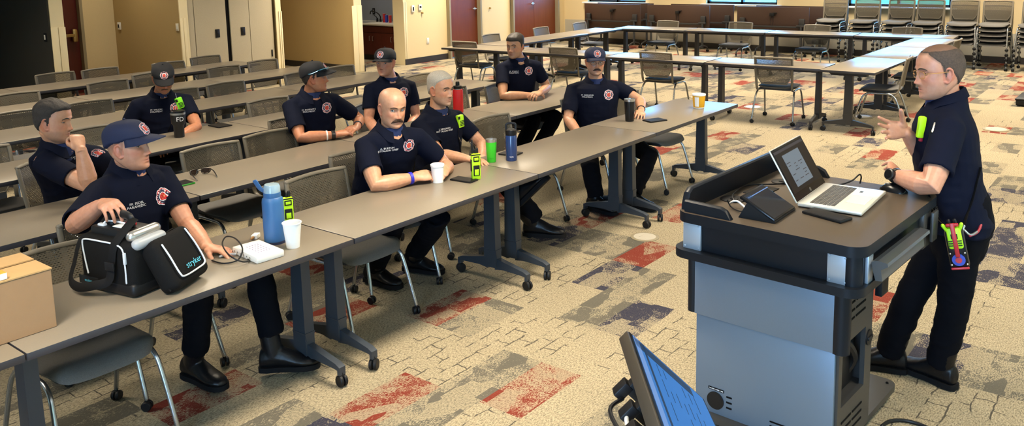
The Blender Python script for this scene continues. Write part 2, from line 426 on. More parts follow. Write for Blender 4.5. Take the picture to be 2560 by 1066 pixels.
# ------------------------------------------------------------------ room shell
H = 2.9
def wallbox(name, x0, x1, y0, y1, z0, z1, m):
    g = G(); g.box(((x0+x1)/2, (y0+y1)/2, (z0+z1)/2), (x1-x0, y1-y0, z1-z0)); return struct(g.build(name, m, smooth=False))
YW = 9.2      # plane of the piers and of the door wall
XW = 15.0     # plane of the window wall
wallbox('ceiling', -5.5, 15.3, -5.8, 12.4, H, H+.1, 'ceil')
wallbox('wall_south', -5.5, 15.3, -5.8, -5.7, 0, H, 'cream')
wallbox('wall_west', -5.6, -5.5, -5.8, 12.4, 0, H, 'cream')
# bays on the back side
wallbox('wall_dark_bay', 2.562, 2.584, 9.215, 11.6, 0, H, 'charcoal')
wallbox('wall_dark_bay_back', -5.5, 2.58, 11.6, 11.75, 0, H, 'charcoal')
wallbox('wall_left_bay_side', 2.59, 2.76, 9.215, 11.6, 0, H, 'tan')
wallbox('wall_left_bay_right', 4.56, 4.64, 9.22, 11.36, 0, H, 'tan')
wallbox('wall_left_bay_back', 2.76, 4.64, 11.36, 11.5, 0, H, 'cream')
wallbox('wall_partition_back', 4.64, 6.33, 9.34, 9.44, 0, H, 'tan')
wallbox('wall_right_bay_back', 6.40, 8.12, 11.55, 11.7, 0, H, 'tan')
wallbox('wall_right_bay_left', 6.33, 6.40, 9.22, 11.7, 0, H, 'tan')
wallbox('wall_right_bay_side', 8.12, 8.20, 9.22, 11.7, 0, H, 'tan')
wallbox('wall_alcove_back', 8.2, 10.5, 12.3, 12.4, 0, H, 'kwall')
wallbox('wall_alcove_side', 10.28, 10.4, 9.35, 12.3, 0, H, 'kwall')
wallbox('wall_east_strip', 9.44, 10.63, YW, YW+.15, 0, H, 'cream')
wallbox('wall_east_between', 11.69, 12.80, YW, YW+.15, 0, H, 'cream')
wallbox('wall_east_corner', 14.66, 15.3, YW, YW+.15, 0, H, 'cream')
wallbox('wall_east_over_door', 10.63, 11.69, YW, YW+.15, 2.16, H, 'cream')
wallbox('wall_east_over_doors', 12.80, 14.66, YW, YW+.15, 2.16, H, 'cream')
# piers with corner guards (G1..G5)
def pier(n, x0, x1):
    wallbox('wall_pier_%d' % n, x0, x1, YW, YW+.02, 0, H, 'guard')
pier(1, 2.585, 2.765); pier(2, 4.52, 4.66); pier(3, 6.31, 6.42); pier(4, 8.08, 8.26); pier(5, 9.36, 9.44)
wallbox('wall_alcove_jamb', 9.36, 9.44, YW+.02, YW+.3, 0, H, 'guard')
wallbox('wall_alcove_left', 8.2, 8.27, YW+.02, 12.3, 0, H, 'tan')
def guard(x0, x1, lab):
    g = G(); xm = (x0+x1)/2
    g.box(((x0+xm)/2-.002, YW-.006, .005+.635), (xm-x0-.006, .010, 1.27), bev=.002)
    g.box(((x1+xm)/2+.002, YW-.006, .005+.635), (x1-xm-.006, .010, 1.27), bev=.002)
    o = g.build('corner_guard', 'guard'); tag(o, lab, 'corner guard')
guard(2.575, 2.775, 'cream corner guard on the pier beside the dark red door')
guard(4.515, 4.615, 'cream corner guard on the pier left of the folding partition')
guard(6.365, 6.43, 'cream corner guard on the pier right of the folding partition')
guard(8.02, 8.265, 'cream corner guard on the pier left of the kitchen alcove')
guard(9.36, 9.45, 'cream corner guard on the wall edge right of the kitchen alcove')
def baseb(name, x0, x1, y0, y1):
    g = G(); g.box(((x0+x1)/2, (y0+y1)/2, .06), (max(x1-x0, .012), max(y1-y0, .012), .12)); struct(g.build(name, 'base', smooth=False))
baseb('baseboard_east_strip', 9.36, 10.63, YW-.016, YW-.002); baseb('baseboard_east_between', 11.69, 12.8, YW-.016, YW-.002); baseb('baseboard_east_corner', 14.66, 15.0, YW-.016, YW-.002)
baseb('baseboard_pier', 8.27, 8.28, YW-.02, YW-.002); baseb('baseboard_right_bay', 8.10, 8.118, 9.23, 11.55); baseb('baseboard_right_bay_back', 6.4, 8.1, 11.53, 11.548)
baseb('baseboard_window', 14.982, 14.998, -5.7, 9.18); baseb('baseboard_left_bay', 4.542, 4.558, 9.23, 11.36)
# window wall with three openings
SILL = 1.0; WT = 2.35
WINS = [(6.87, 8.49), (3.70, 5.33), (.35, 2.25)]
ys = [-5.8]+[k for w in sorted(WINS) for k in w]+[9.35]
wallbox('wall_window_low', XW, XW+.25, -5.8, 9.35, 0, SILL, 'cream')
wallbox('wall_window_high', XW, XW+.25, -5.8, 9.35, WT, H, 'cream')
for i in range(0, len(ys), 2): wallbox('wall_window_pier_%d' % (i//2+1), XW, XW+.25, ys[i], ys[i+1], SILL, WT, 'cream')
wallbox('trim_window_low', XW-.006, XW-.001, -5.7, 9.18, .125, .55, 'lowwall')
def glass_mat():
    m, nt, b = new_mat('window_glass')
    tr = nt.nodes.new('ShaderNodeBsdfTransparent'); tr.inputs['Color'].default_value = (.95, .98, .98, 1)
    gl = nt.nodes.new('ShaderNodeBsdfGlossy'); gl.inputs['Roughness'].default_value = .02
    ms = nt.nodes.new('ShaderNodeMixShader'); ms.inputs['Fac'].default_value = .06
    nt.links.new(tr.outputs[0], ms.inputs[1]); nt.links.new(gl.outputs[0], ms.inputs[2]); nt.links.new(ms.outputs[0], nt.nodes['Material Output'].inputs['Surface'])
    return m
M['glass'] = glass_mat()
for n, (y0, y1) in enumerate(WINS, 1):
    g = G(); ym = (y0+y1)/2; t = .05
    for a, b_ in ((y0, y0+t), (y1-t, y1), (ym-t/2, ym+t/2)): g.box((XW+.12, (a+b_)/2, (SILL+WT)/2), (.09, b_-a, WT-SILL))
    for z in (SILL+t/2, WT-t/2): g.box((XW+.12, ym, z), (.09, y1-y0, t))
    fr = struct(g.build('window_%d' % n, 'winframe', smooth=False))
    g = G(); g.box((XW+.12, ym, (SILL+WT)/2), (.008, y1-y0-.04, WT-SILL-.04)); g.build('glass_pane', 'glass', fr, smooth=False)
    g = G(); g.box((XW-.04, ym, SILL-.015), (.16, y1-y0+.2, .03), bev=.004); struct(g.build('trim_sill_%d' % n, 'sill'))
# outside: lawn, trees
M['lawn'] = mat('lawn_green', (.030, .135, .006), .9, noise=.9, nscale=.9)
M['paving'] = mat('parking_paving', (.16, .19, .19), .9, noise=.2, nscale=.5)
wallbox('lawn', 15.4, 90, -50, 13, -.6, -.5, 'lawn')
wallbox('road', 15.4, 90, 13, 70, -.6, -.5, 'paving')

# ------------------------------------------------------------------ doors
def door(n, x0, x1, m, y=YW, knob='R', leaves=1, h=2.12, fr='frame'):
    g = G(); t = .05
    g.box((x0-t/2, y, h/2), (t, .18, h)); g.box((x1+t/2, y, h/2), (t, .18, h)); g.box(((x0+x1)/2, y, h+.03), (x1-x0+2*t, .18, .06))
    root = struct(g.build('door_%d' % n, fr, smooth=False))
    w = (x1-x0)/leaves
    for k in range(leaves):
        g = G(); g.box((x0+w*(k+.5), y+.03, h/2+.004), (w-.008, .045, h-.02), bev=.002); g.build('door_leaf', m, root, smooth=False)
    return root
def lever(root, x, y, z, dx):
    g = G(); g.tube([(x, y, z), (x, y-.012, z)], .032, 16, caps=None); g.tube([(x, y-.01, z), (x, y-.05, z), (x+dx*.03, y-.06, z), (x+dx*.12, y-.06, z)], [.012, .012, .012, .010], 10)
    g.build('lever_handle', 'steel', root)
d1 = door(1, 10.68, 11.64, 'doorred'); lever(d1, 11.55, YW+.005, 1.02, -1)
g = G(); g.box((10.69, YW-.0, .98), (.022, .03, .12)); g.build('hinge', 'steel', d1)
d2 = door(2, 12.86, 14.61, 'doorred', leaves=2); lever(d2, 13.68, YW+.005, 1.02, -1)
d3 = door(3, 3.00, 3.93, 'doorwine', y=11.33)
g = G(); g.box((3.47, 11.26, .99), (.72, .05, .055), bev=.01); g.box((3.83, 11.27, .985), (.085, .07, .22), bev=.03); g.build('panic_bar', 'brass', d3)
# wall plates, thermostats, door stops
def plate(name, lab, cat, c, size, m, inset=None):
    g = G(); g.box(c, size, bev=.003); o = g.build(name, m); tag(o, lab, cat)
    if inset:
        g = G(); g.box(inset[0], inset[1], bev=.001); g.build(inset[2], inset[3], o)
    return o
plate('thermostat', 'white thermostat nearest the kitchen alcove opening', 'thermostat', (9.62, YW-.014, 1.13), (.075, .026, .135), 'whitep', ((9.625, YW-.029, 1.125), (.032, .004, .075), 'display', 'blackp'))
plate('thermostat', 'white square thermostat beside the brass wall stop', 'thermostat', (9.83, YW-.014, 1.145), (.085, .026, .115), 'whitep', ((9.83, YW-.029, 1.155), (.052, .004, .038), 'display', 'blackp'))
plate('wall_outlet', 'ivory outlet plate low on the cream wall by the door', 'outlet', (10.03, YW-.006, .44), (.07, .010, .12), 'whitep', ((10.03, YW-.012, .44), (.034, .004, .07), 'socket_face', 'ivory'))
for x, z, lab in ((9.89, 1.03, 'small round brass stop below the square thermostat'), (12.06, 1.0, 'small round brass stop between the two mahogany doors')):
    g = G(); g.tube([(x, YW, z), (x, YW-.03, z)], [.022, .018], 14); tag(g.build('wall_stop', 'brass'), lab, 'door stop')
for x, y, z, lab, c3 in ((4.552, 9.35, 1.13, 'ivory light switch on the tan wall by the partition pier', 'ivory'), (2.556, 9.34, 1.14, 'white light switch on the dark wall by the pier', 'ivory')):
    g = G(); g.box((x, y, z), (.012, .075, .12), bev=.003); o = g.build('light_switch', 'blackp' if x < 3 else c3); tag(o, lab, 'light switch')
    g = G(); g.box((x-.007, y, z), (.006, .035, .065)); g.build('rocker', 'whitep', o)
q = Xp(300, 65, 4.56)
plate('thermostat', 'white thermostat on the tan wall of the left recess', 'thermostat', (4.547, q.y, q.z), (.024, .085, .125), 'whitep', ((4.534, q.y+.005, q.z), (.004, .04, .06), 'display', 'blackp'))
# folding partition panels between the piers
pr = thing('folding_partition', 'pale fabric folding partition closed between two piers', 'partition', (5.5, 9.28, 0))
for x0, x1 in ((4.67, 4.79), (4.80, 5.37), (5.44, 5.81), (5.815, 6.28)):
    g = G(); g.box(((x0+x1)/2-5.5, 0, 1.4), (x1-x0-.004, .06, 2.78), bev=.003); g.build('partition_panel', 'panel', pr, smooth=False)
g = G(); g.box((5.405-5.5, .012, 1.4), (.065, .05, 2.78)); g.build('center_seam', 'seam', pr, smooth=False)
for x in (5.19, 5.67):
    g = G(); g.box((x-5.5, -.034, .985), (.08, .012, .135), bev=.003); g.box((x-5.5, -.041, .985), (.04, .006, .085), bev=.002); g.build('pull_handle', 'blackp', pr)
g = G(); g.box((6.22-5.5, -.036, .56), (.025, .016, .12), bev=.004); g.build('edge_latch', 'blackp', pr)
# kitchenette in the alcove (runs along Y against the slate wall)
g = G(); g.box((9.95, 10.85, .77), (.72, 2.9, .04), bev=.004); tag(g.build('countertop', 'counter'), 'pale stone kitchenette countertop in the alcove', 'countertop')
kt = thing('base_cabinet', 'cherry wood base cabinet run under the kitchenette countertop', 'cabinet', (9.95, 10.85, 0))
g = G(); g.box((.005, 0, .43), (.60, 2.88, .64)); g.build('carcass', 'cabwood', kt, smooth=False)
g = G(); g.box((.06, 0, .055), (.56, 2.86, .11)); g.build('toe_kick', 'base', kt, smooth=False)
yy = -1.40
for k, w in enumerate((.36, .36, .30, .36, .36, .5, .5)):
    g = G(); g.box((-.305, yy+w/2, .36), (.022, w-.006, .46), bev=.002); dd = g.build('cabinet_door', 'cabwood', kt, smooth=False)
    hy = yy+(w-.05 if k % 2 == 0 else .05)
    g = G(); g.tube([(-.315, hy, .42), (-.34, hy, .42), (-.34, hy, .52), (-.315, hy, .52)], .006, 8); g.build('bar_handle', 'steel', dd)
    g = G(); g.box((-.305, yy+w/2, .67), (.022, w-.006, .13), bev=.002); g.build('drawer_front', 'cabwood', kt, smooth=False)
    yy += w
fx, fy = 10.05, 10.62
fa = thing('faucet', 'black gooseneck faucet with two lever handles at the kitchenette sink', 'faucet', (fx, fy, .7975))
g = G(); g.tube([(0, 0, 0), (0, 0, .05)], [.03, .02], 12); g.tube(smooth_path([(0, 0, .04), (0, .01, .12), (-.02, .08, .19), (-.05, .19, .225), (-.06, .24, .215), (-.06, .25, .17)], 5), .012, 8); g.build('spout', 'blackgloss', fa)
for s in (-1, 1):
    g = G(); g.tube([(0, s*.10, 0), (0, s*.10, .06)], [.028, .02], 12); g.tube([(0, s*.10, .06), (-.01, s*.12, .10), (-.02, s*.17, .13)], .009, 8); g.build('lever_handle', 'blackgloss', fa)
g = G(); g.box((9.85, 10.95, .7935), (.30, .5, .006), bev=.002); tag(g.build('sink_rim', 'steel'), 'steel sink set in the kitchenette countertop', 'sink')
for k, (y, c1, lab) in enumerate(((10.42, 'red', 'red printed tumbler standing leftmost beside the kitchen faucet'), (10.35, 'badgeblue', 'blue printed tumbler standing by the kitchen faucet'), (10.24, 'cupred', 'short red tumbler at the right end of the kitchen counter'))):
    if c1 == 'badgeblue': M[c1] = mat('cup_blue', (.03, .06, .45), .35)
    if c1 == 'cupred': M[c1] = mat('cup_red', (.55, .03, .03), .35)
    g = G(); g.lathe([(.001, 0), (.028, 0), (.034, .16 if k else .19), (.031, .16 if k else .19), (.026, .01), (.001, .01)], 18, mis=[0, 0, 1, 1, 1]); o = g.build('tumbler', [c1, 'whitep'], loc=(9.98, y, .79)); tag(o, lab, 'tumbler', )
for y, lab in ((11.49, 'black outlet plate leftmost on the kitchenette wall'), (11.07, 'black outlet plate above the kitchen faucet')):
    g = G(); g.box((10.274, y, 1.0), (.012, .08, .14), bev=.003); o = g.build('wall_outlet', 'blackp'); tag(o, lab, 'outlet')
    g = G(); g.box((10.267, y, 1.0), (.005, .035, .07)); g.build('socket_face', 'steel', o)

# ------------------------------------------------------------------ tables
LT, WD, HT = 1.518, .61, .737
def table_leg(g, sx, x):
    """T leg: post + sloping feet (along local Y)"""
    g.hexa([(x-.030, -.050, .10), (x+.030, -.050, .10), (x+.030, .050, .10), (x-.030, .050, .10)], [(x-.026, -.040, .69), (x+.026, -.040, .69), (x+.026, .040, .69), (x-.026, .040, .69)])
    g.hexa([(x-.012, -.05, .13), (x+.012, -.05, .13), (x+.012, .05, .13), (x-.012, .05, .13)], [(x-.031, -.052, .22), (x+.031, -.052, .22), (x+.031, .052, .22), (x-.031, .052, .22)])
    for s in (-1, 1):
        prof = [(.03*s, .085), (.03*s, .165), (.10*s, .150), (.262*s, .118), (.292*s, .104), (.292*s, .062), (.274*s, .062), (.274*s, .086), (.245*s, .090), (.10*s, .095)]
        a = [(x-.019, y, z) for y, z in prof]; b_ = [(x+.019, y, z) for y, z in prof]; n = len(prof)
        fs = [tuple(range(n)) if s > 0 else tuple(range(n-1, -1, -1)), tuple(range(2*n-1, n-1, -1)) if s > 0 else tuple(range(n, 2*n))]
        fs += [(i, (i+1) % n, n+(i+1) % n, n+i)[::(-1 if s > 0 else 1)] for i in range(n)]
        g.add(a+b_, fs)
def caster_geo(g, x, y, r=.030, w=.042, ang=0.):
    c, s_ = math.cos(ang), math.sin(ang)
    for s in (-1, 1):
        o = V((x, y, r)); ax = V((c, s_, 0))
        p0 = o+ax*(s*w*.10); p1 = o+ax*(s*w*.5)
        g.tube([p0, p0+ax*(s*.002), p1-ax*(s*.004), p1], [r*.93, r, r, r*.86], 18, caps=None, ref=(0, 0, 1))
    g.box((x, y, r*1.5), (w*.55, w*.55, r*.9), bev=.004)
    g.tube([(x, y, r*1.7), (x, y, r*2.35)], r*.34, 8)
def make_table(lab, loc, rz=0, legm='legblue', L=LT, grp=None):
    t = thing('training_table', lab, 'table', loc, rz, grp)
    g = G(); g.box((0, 0, HT-.015), (L-.003, WD, .030), mi=1, bev=.003, seg=2, top=0); g.build('tabletop', ['laminate', 'edge'], t, ang=30)
    for s in (-1, 1):
        x = s*(L/2-.105)
        g = G(); table_leg(g, s, x); lg = g.build('leg', legm, t, ang=30); fix_normals(lg)
        for q in (-1, 1):
            g = G(); caster_geo(g, x, q*.283, ang=.6*q+s*.5); g.build('caster', 'rubber', lg)
        g = G(); g.box((x, 0, .690), (.085, .40, .032), bev=.006); g.build('flip_bracket', 'under', t)
    g = G(); g.box((0, 0, .668), (L-.2, .036, .036), bev=.004); g.build('crossbar', 'under', t)
    return t
RP = 1.365
NAMES = ['front row of tables', 'second row of tables', 'third row of tables', 'fourth row of tables', 'fifth row of tables', 'last row by the partition']
ROWX = [(-3.0428, 5), (-3.0428, 5), (-3.08, 5), (-1.61, 4), (-1.65, 4), (-.28, 3)]
proto_t = None
first_dark = None
for r in range(6):
    x0, n = ROWX[r]
    for k in range(n):
        loc = (x0+LT*1.0022*(k+.5), r*RP+WD/2, 0)
        lab = 'grey training table in the %s, %s from its %s end' % (NAMES[r], ORD[n-1-k], 'alcove-side')
        if proto_t is None: proto_t = make_table(lab, loc, 0, grp='rows of training tables')
        else: dup(proto_t, loc, 0, lab, 'rows of training tables')
# U-shaped group
LU = 1.44
pu = {}
def utable(x, y, rz, lab, L=LU):
    if L not in pu: pu[L] = make_table(lab, (x, y, 0), rz, 'legdark', L, 'tables of the square group')
    else: dup(pu[L], (x, y, 0), rz, lab, 'tables of the square group')
for k in range(4):
    yy = .165+1.457*(k+.5); xx = 7.255-.043*(yy-.13)+.305
    utable(xx, yy, PI/2+.043, 'grey table on the near side of the square table group, %s from the presenter' % ORD[k])
for k in range(3): utable(7.215+1.443*(k+.5), -.145, 0, 'grey table on the presenter side of the square group, %s from its near corner' % ORD[k])
for k in range(4):
    yy = -.36+1.452*(k+.5); utable(11.58-.07*(yy-.1)+.305, yy, PI/2+.07, 'grey table on the window side of the square group, %s from the chair stacks' % ORD[k])
for k in range(3): utable(7.68+1.165*(k+.5), 5.50, 0, 'grey table on the door side of the square group, %s from its near corner' % ORD[k], 1.16)
# ------------------------------------------------------------------ chairs
def make_chair(name, lab, loc, rz, grp):
    t = thing(name, lab, 'chair', loc, rz, grp)
    # seat cushion: grid with a waterfall front
    nx, ny = 11, 13; top = []; bot = []
    def seat_pt(i, j, up):
        u = -1+2*i/(nx-1); v = -1+2*j/(ny-1)
        k = 1-.16*abs(u)**4*abs(v)**4
        x = .232*u*(1-.06*(v < -.2)*(-v))*k; y = .235*v*k+.01
        z = .468+.012*abs(u)**2.5-.010*(1-abs(v)**2)-(.034*max(0, (v-.55)/.45)**2)
        edge = max(abs(u), abs(v))**8
        return V((x, y, z-.016*edge if up else z-.034+.010*edge))
    g = G(); vs = []; fs = []
    for up in (1, 0):
        for i in range(nx):
            for j in range(ny): vs.append(seat_pt(i, j, up))
    o2 = nx*ny
    for i in range(nx-1):
        for j in range(ny-1):
            a = i*ny+j; fs.append((a, a+ny, a+ny+1, a+1)); fs.append((o2+a, o2+a+1, o2+a+ny+1, o2+a+ny))
    per = [i*ny for i in range(nx)]+[(nx-1)*ny+j for j in range(1, ny)]+[i*ny+ny-1 for i in range(nx-2, -1, -1)]+[j for j in range(ny-2, 0, -1)]
    for a, b_ in zip(per, per[1:]+per[:1]): fs.append((a, o2+a, o2+b_, b_))
    g.add(vs, fs); s_ = g.build('seat', 'seat', t, ang=60); fix_normals(s_)
    g = G(); g.box((0, 0, .425), (.40, .38, .026), bev=.010); g.box((0, -.02, .413), (.36, .05, .026), bev=.006); g.build('seat_shell', 'shell', t)
    def yb(z): return -.212-.16*max(0, z-.44)-.06*max(0, z-.66)
    def bow(x): return -.022*(1-(x/.225)**2)
    # frame: two flat uprights and a curved top rail
    g = G()
    for s in (-1, 1):
        pts = [(s*.205, -.10, .405), (s*.212, -.185, .415), (s*.216, yb(.47), .47), (s*.219, yb(.58), .58), (s*.222, yb(.70), .70), (s*.222, yb(.80)+.002, .80), (s*.218, yb(.82), .822)]
        g.tube(smooth_path(pts, 3), (.016, .010), 8, ref=(0, 1, .3))
    rail = [(x, yb(.824)+bow(x)-.006*(1-abs(x)/.22), .824+.006*(1-(x/.22)**2)) for x in [-.220+.44*k/12 for k in range(13)]]
    g.tube(rail, (.016, .013), 8, ref=(0, 0, 1))
    g.build('back_frame', 'plastic', t, ang=70)
    # perforated panel
    nz, nx2 = 14, 12; g = G(); rows = []
    for k in range(nz):
        z = .500+(.818-.500)*k/(nz-1)
        w = .208 if z > .61 else .208-((.61-z)/.11)**1.3*.055
        rows.append([V((w*(-1+2*i/nx2), yb(z)+bow(w*(-1+2*i/nx2))+.004*math.sin((z-.52)*9), z)) for i in range(nx2+1)])
    fr = [[p+V((0, .0035, 0)) for p in r] for r in rows]
    for rr, fl in ((rows, 1), (fr, 0)):
        vs = [p for r in rr for p in r]; n = nx2+1; fs = []
        for k in range(nz-1):
            for i in range(nx2):
                q = (k*n+i, k*n+i+1, (k+1)*n+i+1, (k+1)*n+i); fs.append(q if fl else q[::-1])
        g.add(vs, fs)
    g.build('mesh_back', 'meshback', t, ang=180)
    g = G()
    edge = [rows[k][0] for k in range(4, -1, -1)]+[rows[0][i] for i in range(1, nx2)]+[rows[k][nx2] for k in range(0, 5)]
    g.tube(edge, .006, 6)
    for s in (-1, 1): g.tube([V((s*.218, yb(.63), .63)), rows[5][0 if s < 0 else nx2]], .007, 6)
    g.build('lower_rim', 'plastic', t, ang=70)
    for s in (-1, 1):
        pts = [(s*.245, .275, .058), (s*.232, .205, .300), (s*.226, .172, .372), (s*.222, .120, .402), (s*.220, .05, .405), (s*.220, -.05, .405), (s*.222, -.115, .402), (s*.228, -.165, .370), (s*.236, -.205, .300), (s*.250, -.285, .058)]
        g = G(); g.tube(smooth_path(pts, 4), .0115, 8); lg = g.build('leg', 'chrome', t, ang=70)
        for y, x, a in ((.275, .245, .5), (-.285, .250, 1.1)):
            g = G(); caster_geo(g, s*x, y, .024, .040, a*s); g.build('caster', 'rubber', lg)
    return t
proto_c = {}
def chair(x, y, rz, lab, grp, z=0., key='row'):
    if key not in proto_c:
        proto_c[key] = make_chair('mesh_back_chair', lab, (x, y, z), rz, grp); return proto_c[key]
    return dup(proto_c[key], (x, y, z), rz, lab, grp)
def chair_by_back(pl, pr, facing, lab, grp, zt=.83, w=.44):
    """place a chair from the two top corners of its back (as seen); facing = heading of the sitter in degrees"""
    a = Zp(*pl, zt) if pl else None; b_ = Zp(*pr, zt) if pr else None
    h = math.radians(facing); fw = V((math.cos(h), math.sin(h), 0))
    if a is not None and b_ is not None: c = (a+b_)/2
    else:
        side = V((-fw.y, fw.x, 0))   # sitter's left
        if a is not None: c = a+(side if side.dot(CR) > 0 else -side)*(w/2)
        else: c = b_+(side if side.dot(CR) < 0 else -side)*(w/2)
    p = c+fw*.285
    return chair(p.x, p.y, h-PI/2, lab, grp)
GR = 'chairs at the rows of tables'
ROWC = [
 ((61, 643), (168, 611), -90, 'empty mesh-back chair behind the cardboard box at the front row'),
 ((725, 458), (850, 415), -90, 'empty mesh-back chair behind the white paper cup at the front row'),
 ((1183, 303), (1269, 284), -90, 'empty mesh-back chair behind the green tumbler and dark blue bottle'),
 (None, (1594, 225), -90, 'empty mesh-back chair behind the yellow tub, last of the front row'),
 ((452, 382), (594, 351), -90, 'empty mesh-back chair behind the sunglasses on the second row'),
 ((606, 342), (738, 321), -90, 'empty mesh-back chair at the second row, left of the man with sunglasses on his cap'),
 (None, (1162, 214), -90, 'empty mesh-back chair behind the red bottle on the second row'),
 ((617, 255), (720, 242), -90, 'empty mesh-back chair behind the phone on the third row'),
 ((175, 325), (281, 314), -90, 'empty mesh-back chair behind the man resting his chin, at the third row'),
 (None, (20, 361), -90, 'empty mesh-back chair at the third row cut by the left frame edge'),
 ((1019, 191), (1073, 184), -90, 'empty mesh-back chair at the far end of the third row, behind the bald man'),
 ((175, 260), (264, 250), -90, 'empty mesh-back chair at the fourth row, left of the man looking down'),
 (None, (104, 271), -90, 'empty mesh-back chair at the fourth row nearest the left frame edge'),
 (None, (492, 218), -90, 'empty mesh-back chair at the fourth row, right behind the radio of the man looking down'),
 ((515, 212), (609, 203), -90, 'empty mesh-back chair at the fourth row in front of the folding partition'),
 ((711, 187), None, -90, 'empty mesh-back chair at the fourth row, partly behind the man with sunglasses on his cap'),
 (None, (882, 162), -90, 'empty mesh-back chair at the alcove end of the fourth row'),
 (None, (95, 227), -90, 'empty mesh-back chair at the fifth row cut by the left frame edge'),
 ((219, 209), (317, 199), -90, 'empty mesh-back chair at the fifth row below the dark red door'),
 ((331, 189), None, -90, 'empty mesh-back chair at the fifth row, left of the black cap'),
 ((521, 171), (594, 163), -90, 'empty mesh-back chair at the fifth row before the partition seam'),
 ((620, 155), (690, 148), -90, 'empty mesh-back chair at the alcove end of the fifth row'),
 ((88, 188), (185, 180), -90, 'empty mesh-back chair at the last row in front of the dark wall'),
 ((201, 176), (296, 169), -90, 'empty mesh-back chair at the last row in front of the dark red door'),
 (None, (458, 152), -90, 'empty mesh-back chair at the last row, right above the black cap'),
 ((476, 145), (548, 138), -90, 'empty mesh-back chair at the partition end of the last row'),
]
for a, b_, h, lab in ROWC: chair_by_back(a, b_, h, lab, GR)
GU = 'chairs around the square table group'
for k, (a, b_, h) in enumerate((((1133, 104), (1187, 105), 5), ((1375, 118), (1439, 121), 4), ((1601, 129), (1676, 133), 3), ((1890, 143), (1977, 145), 6))):
    chair_by_back(a, b_, h, 'empty mesh-back chair on the near side of the square group, %s from the alcove' % ORD[k], GU)
for k, (a, b_) in enumerate((((1645, 52), (1697, 54)), ((1825, 56), (1880, 57)), ((2014, 62), (2075, 65)), ((2234, 69), (2304, 70)))):
    chair_by_back(a, b_, 180, 'empty mesh-back chair on the window side of the square group, %s from the doors' % ORD[k], GU)
for k, (a, b_) in enumerate((((1204, 88), (1248, 85)), ((1333, 70), (1369, 68)), ((1431, 58), (1464, 56)))):
    chair_by_back(a, b_, -90, 'empty mesh-back chair on the door side of the square group, %s from the alcove' % ORD[k], GU)
for k, (x, y, h) in enumerate(((8.09, -.30, 98), (9.35, -.34, 94), (10.55, -.36, 90))):
    chair(x, y, math.radians(h)-PI/2, 'empty mesh-back chair beside the presenter\'s face at the square group, %s from its near corner' % ORD[k], GU)
# seven stacks by the window wall, five chairs each
STK = [(2.27, 0), (1.66, .03), (1.07, -.05), (.55, .02), (-.02, .06), (-.53, 0), (-1.13, -.02)]
HN = ['top', 'second from the top', 'third from the top', 'fourth from the top', 'bottom']
for s, (y, a) in enumerate(STK):
    for k in range(5):
        chair(14.12-.008*k, y, PI/2+a, 'stacked mesh-back chair, %s of the %s stack from the left' % (HN[4-k], ORD[s]), 'stacked chairs by the window wall', z=.0855*k)
# flip-top tables stored on edge along the window wall
def stored_table(lab, y, x, L=1.50):
    t = thing('folded_table', lab, 'table', (x, y, 0), PI/2, 'tables stored on edge')
    zc = .705
    g = G(); g.box((0, 0, zc), (L, .030, WD), bev=.003); g.build('tabletop', 'tableund', t)
    # local -Y is the room side? (local +Y -> world -X)
    for s in (-1, 1):
        x_ = s*(L/2-.13)
        g = G(); g.tube([(x_, .075, .12), (x_, .075, .62)], .024, 10)
        for q in (-1, 1): g.tube(smooth_path([(x_, .075+q*.02, .16), (x_, .075+q*.14, .135), (x_, .075+q*.23, .105), (x_, .075+q*.25, .07)], 4), .016, 8)
        lg = g.build('leg', 'legdark', t)
        for q in (-1, 1):
            g = G(); caster_geo(g, x_, .075+q*.255, .028, .04, .4*q); g.build('caster', 'rubber', lg)
        g = G(); g.box((x_, .045, .70), (.11, .05, .17), bev=.008); g.box((x_-.01*s, .075, .64), (.17, .04, .035), bev=.006); g.build('flip_bracket', 'under', t)
    g = G(); g.box((0, .06, .615), (L-.3, .03, .035), bev=.004); g.build('crossbar', 'under', t)
    g = G(); g.box((0, .03, .86), (.09, .035, .06), bev=.006); g.box((-.06, .03, .89), (.08, .02, .02)); g.tube(smooth_path([(0, .03, .83), (.03, .035, .74), (.0, .05, .63)], 4), .004, 6); g.tube(smooth_path([(-.02, .03, .83), (-.04, .035, .74), (-.02, .05, .63)], 4), .004, 6)
    g.build('release_latch', 'blackp', t)
    return t
for y, x, lab in ((7.27, 14.16, 'brown-backed folding table stored on edge beneath the left window'), (7.20, 14.62, 'folding table stored behind the leftmost brown panel'),
                  (5.58, 14.14, 'brown-backed folding table stored on edge between the two left windows'), (5.24, 14.60, 'folding table whose edge shows right of the second brown panel'),
                  (3.46, 14.14, 'brown-backed folding table stored on edge beneath the middle window'), (3.24, 14.60, 'folding table stored behind the brown panel nearest the chair stacks')):
    stored_table(lab, y, x)
q = Zp(2548, 268, 0)
g = G(); g.box((q.x+.35, q.y-.2, .05), (.62, .5, .07), bev=.01); g.box((q.x+.35, q.y-.2, .095), (.64, .52, .02), bev=.006); tag(g.build('equipment_box', 'blackp'), 'low black box on the carpet at the right frame edge', 'box')
